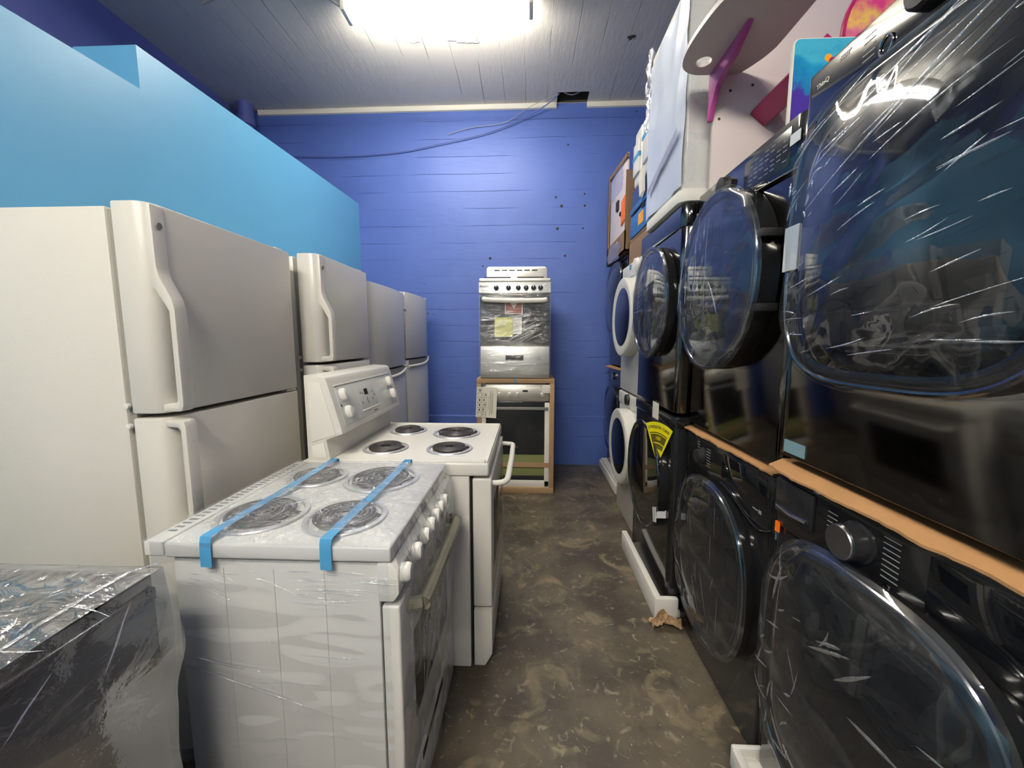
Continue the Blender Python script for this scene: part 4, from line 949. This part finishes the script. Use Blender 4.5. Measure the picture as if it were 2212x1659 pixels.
# carton tray under the blue box
b = MB(); b.box(.79, 1.35, 2.60, 3.22, 1.967, 1.98); b.box(.79, 1.35, 3.20, 3.22, 1.967, 2.17); b.box(.79, 1.35, 2.60, 2.62, 1.967, 2.17); b.box(.79, .802, 2.60, 3.22, 1.967, 2.15); b.box(1.338, 1.35, 2.60, 3.22, 1.967, 2.17); b.box(.79, 1.35, 2.60, 3.22, 2.155, 2.17)
tag(b.build('flat_carton', 'card_dk', origin=(1.05, 2.9, 1.967)), 'low brown carton on the white dryer under the blue box', 'carton')
bb = t = thing('blue_box', 'blue box with an amber label above the white dryer', 'box', (1.07, 2.9, 2.171))
b = MB(); b.box(.79, 1.34, 2.66, 3.16, 2.172, 2.52, .004); b.build('body', 'navy', t)
b = MB(); b.box(.782, .80, 2.66, 3.16, 2.175, 2.33, .004); b.box(.776, .80, 2.66, 3.16, 2.345, 2.385, .004); b.build('front_panel', 'blueplastic', t)
b = MB(); b.box(.7795, .782, 2.815, 2.935, 2.215, 2.295); b.build('amber_label', 'amber', t)
b = MB(); b.box(.7755, .778, 2.78, 2.85, 2.31, 2.335); b.box(.7745, .7765, 2.86, 3.06, 2.335, 2.346); b.build('slot', 'dark', t)
lbl = ('tall white moulded appliance with blue tape, nearer of the pair on the blue box', 'shorter white moulded appliance with blue tape, farther of the pair on the blue box')
for k, (y0, y1, z1) in enumerate(((2.70, 2.90, 2.98), (2.95, 3.14, 2.93))):
    t = thing('white_appliance', lbl[k], 'small appliance', (1.0, (y0+y1)/2, 2.523))
    b = MB(); b.box(.79, 1.25, y0, y1, 2.523, z1, .03, 4); b.box(.775, .82, y0+.02, y1-.02, 2.60, z1-.10, .012, 3); b.build('body', 'white_soft', t)
    b = MB(); b.box(.7725, .83, y0+.017, y1-.017, z1-.22, z1-.19, .001); b.build('tape_strip', 'tape_blue', t)
    b = MB(); b.box(.80, .83, y0+.03, y1-.03, 2.56, 2.595, .004); b.build('vent', 'grey', t)
b = MB()
for k in range(3): b.prism([(2.735+.02*k, 2.39), (2.80+.02*k, 2.36+.01*k), (2.84+.02*k, 2.52), (2.76+.02*k, 2.56)], 0, .763-.003*k, .765-.003*k)
b.build('paper_sheets', 'paper', bb)

# tall wrapped appliance on stack C
t = thing('wrapped_appliance', 'tall white appliance under a bluish foam sheet with a foam base', 'appliance', (1.0, 2.13, 2.022))
WX, WY0, WY1, WZ0, WZ1 = .690, 1.868, 2.395, 2.022, 2.945
b = MB(); b.box(WX+.004, 1.28, WY0+.006, WY1-.006, 2.09, WZ1-.006, .012, 3); b.build('body', 'white_soft', t)
b = MB()
b.prism(rrect(WX-.012, 1.30, WY0-.012, WY1+.012, .05), 2, WZ0, WZ0+.055, .006); b.prism(rrect(WX-.004, 1.29, WY0-.004, WY1+.004, .045), 2, WZ0+.055, WZ0+.085, .004)
b.build('foam_base', 'foam', t)
b = MB(); b.prism(rrect(WX-.008, 1.29, WY0-.008, WY1+.008, .04), 2, WZ1-.05, WZ1, .008); b.build('foam_top', 'foam', t)
b = MB()
def wf(u, v):
    y = WY0-.002+u*(WY1-WY0+.004); z = 2.09+v*(WZ1-2.09-.03)
    return Vector((WX-.006-.008*ridge((0, y*.8, z*.5+y*.6), 5, 3)-.006*nz((0, y, z), 7), y, z))
b.grid(wf, 50, 80); b.build('foam_sheet', 'film_sheet', t, 60, label='bluish white foam sheet with a grey tape band')
def wt(u, v):
    y = WY0+.04+u*.42; z = 2.20+u*.10+.02*v+.0; z = 2.325-u*.12+v*.035
    return Vector((WX-.024, y, z))
b = MB(); b.grid(wt, 10, 2); b.build('tape_band', pm('lilac_band', srgb(160, 162, 184), .5), t)
b = MB()
def wn(u, v):
    x = WX-.004+u*.50; z = 2.08+v*(WZ1-2.08)
    return Vector((x, WY0-.004-.004*abs(nz((x*4, 0, z), 8, 2)), z))
b.grid(wn, 30, 60); b.build('stretch_film', 'filmthick', t, 60)
b = MB(); b.grid(lambda u, v: Vector((WX+.01+.03*nz((0, u*2, v*3), 2, 5), WY1+.03+.12*u+.02*nz((u, v, 0), 4), 2.60+.45*v+.05*u)), 14, 24)
b.build('plastic_bag', 'clear', t, label='crumpled clear plastic bag')

# toy vanity on stack B
t = thing('toy_vanity', 'pale pink childrens vanity with magenta brackets on top of the second dryer', 'toy furniture', (1.05, 1.6, 2.037))
b = MB(); b.box(.775, 1.36, 1.795, 1.815, 2.038, 3.05, .003); bp = b.build('back_panel', 'pinkwhite', t)
b = MB()
for x, z in ((.80, 2.33), (.93, 2.46), (1.0, 2.36), (.84, 2.44)): b.lathe([(0, .001), (.005, .001), (.006, 0)], (x, 1.795, z), (0, -1, 0), 12)
b.build('screw_hole', 'ink', bp)
# shelf: rounded outline with a cup hole (ring of quads around the hole keeps it open)
out = [(.93, 1.30), (.93, 1.60), (.925, 1.66), (.905, 1.72), (.86, 1.79), (.78, 1.79), (.70, 1.79), (.655, 1.775), (.622, 1.745), (.606, 1.70), (.60, 1.64), (.605, 1.55), (.625, 1.44), (.67, 1.34), (.74, 1.27), (.84, 1.25)]
out = [tuple(v)[:2] for v in smooth_path([(a, c, 0) for a, c in out+[out[0]]], 4)][:-1]
b = MB(); bmh = bmesh.new(); hc = (.690, 1.712); hr = .030; n = len(out)
def hp(i, z):
    ox, oy = out[i]; a = math.atan2(oy-hc[1], ox-hc[0]); return Vector((hc[0]+hr*math.cos(a), hc[1]+hr*math.sin(a), z))
zA, zB = 2.500, 2.518
V = [[bmh.verts.new((out[i][0], out[i][1], z)) for i in range(n)] for z in (zA, zB)]
H = [[bmh.verts.new(hp(i, z)) for i in range(n)] for z in (zA, zB)]
for i in range(n):
    j = (i+1) % n
    bmh.faces.new((V[0][i], V[0][j], V[1][j], V[1][i])); bmh.faces.new((H[0][i], H[1][i], H[1][j], H[0][j]))
    bmh.faces.new((V[0][i], H[0][i], H[0][j], V[0][j])); bmh.faces.new((V[1][i], V[1][j], H[1][j], H[1][i]))
bmesh.ops.recalc_face_normals(bmh, faces=bmh.faces); b._merge(bmh)
b.build('shelf', 'shelf', t)
b = MB(); b.prism([(1.50, 2.4995), (1.52, 2.485), (1.60, 2.445), (1.66, 2.44), (1.72, 2.42), (1.765, 2.36), (1.780, 2.315), (1.7945, 2.312), (1.7945, 2.4995)], 0, .748, .770, .004); b.build('bracket', 'pink', t)
b = MB(); b.prism([(.925, 2.345), (.985, 2.295), (1.045, 2.345), (1.035, 2.362), (.985, 2.322), (.935, 2.362)], 1, 1.38, 1.794, .003); b.build('ledge', 'mag', t)
M['pic1'] = picture_mat('teal_and_purple_print', [(0, srgb(62, 40, 140)), (.275, srgb(70, 44, 150)), (.29, srgb(20, 120, 175)), (.34, srgb(24, 150, 195)), (.37, srgb(70, 178, 205))], 14)
M['pic2'] = picture_mat('pink_print', [(0, srgb(170, 30, 90)), (.38, srgb(215, 60, 120)), (.50, srgb(225, 110, 150)), (.54, srgb(240, 200, 90)), (.60, srgb(220, 60, 130))], 16, 3.)
def panel(nm, x0, x1, y, z0, z1, r, pm_):
    b = MB(); b.prism([(x1, z0)]+arc(x1-r, z1-r, r, 0, 90, 5)+arc(x0+r, z1-r, r, 90, 180, 5)+[(x0, z0)], 1, y, y+.014, .002); p = b.build(nm, 'paper', t)
    b = MB(); b.prism([(x1-.005, z0+.003)]+arc(x1-r, z1-r, r-.004, 0, 90, 5)+arc(x0+r, z1-r, r-.004, 90, 180, 5)+[(x0+.005, z0+.003)], 1, y-.001, y+.001); b.build('print', pm_, p); return p
p1 = panel('picture_panel', .822, 1.30, 1.36, 2.038, 2.335, .02, 'pic1')
b = MB(); b.lathe([(0, .001), (.011, .001), (.012, 0)], (.930, 1.359, 2.275), (0, -1, 0), 14); b.build('yellow_spot', 'amber', p1)
b = MB(); b.lathe([(0, .001), (.010, .001), (.011, 0)], (.942, 1.358, 2.266), (0, -1, 0), 14); b.build('red_spot', 'mag', p1)
b = MB(); pts = arc(1.28, 2.44, .215, 0, 360, 36)[:-1]; b.prism(pts, 1, 1.50, 1.514, .002); p2 = b.build('mirror_frame', 'mag', t)
b = MB(); b.prism(arc(1.28, 2.44, .205, 0, 360, 36)[:-1], 1, 1.497, 1.501); b.build('frame_print', 'pic2', p2)

# torn brown paper scrap at the corner of foam base C
b = MB()
def scrap(u, v):
    x = .610+.138*u; y = 1.768+.058*v+.02*nz((u, v, 0), 3, 2)
    z = .008+.07*abs(nz((u*2, v*2, 0), 2.2, 4))+.028*math.sin(PI*u)*(1-v*.3)
    return Vector((x+.012*nz((u, v, 1), 5), y, z))
b.grid(scrap, 18, 14); b.grid(lambda u, v: scrap(u, v)-Vector((0, 0, .003)), 18, 14)
tag(b.build('crumpled_cardboard', 'card', origin=(.70, 1.79, 0)), 'crumpled brown cardboard scrap on the floor at the foam base corner', 'cardboard scrap')

# ---------------------------------------------------------------- world + look
w = bpy.data.worlds.new('world'); bpy.context.scene.world = w; w.use_nodes = True
w.node_tree.nodes['Background'].inputs[0].default_value = (.5, .5, .5, 1); w.node_tree.nodes['Background'].inputs[1].default_value = .0
s = bpy.context.scene
s.view_settings.view_transform = 'Standard'; s.view_settings.look = 'None'; s.view_settings.gamma = 1; s.view_settings.use_curve_mapping = False
s.view_settings.exposure = 1.38
s.cycles.transparent_max_bounces = 24; s.cycles.max_bounces = 10; s.cycles.use_denoising = True; s.cycles.sample_clamp_indirect = 6
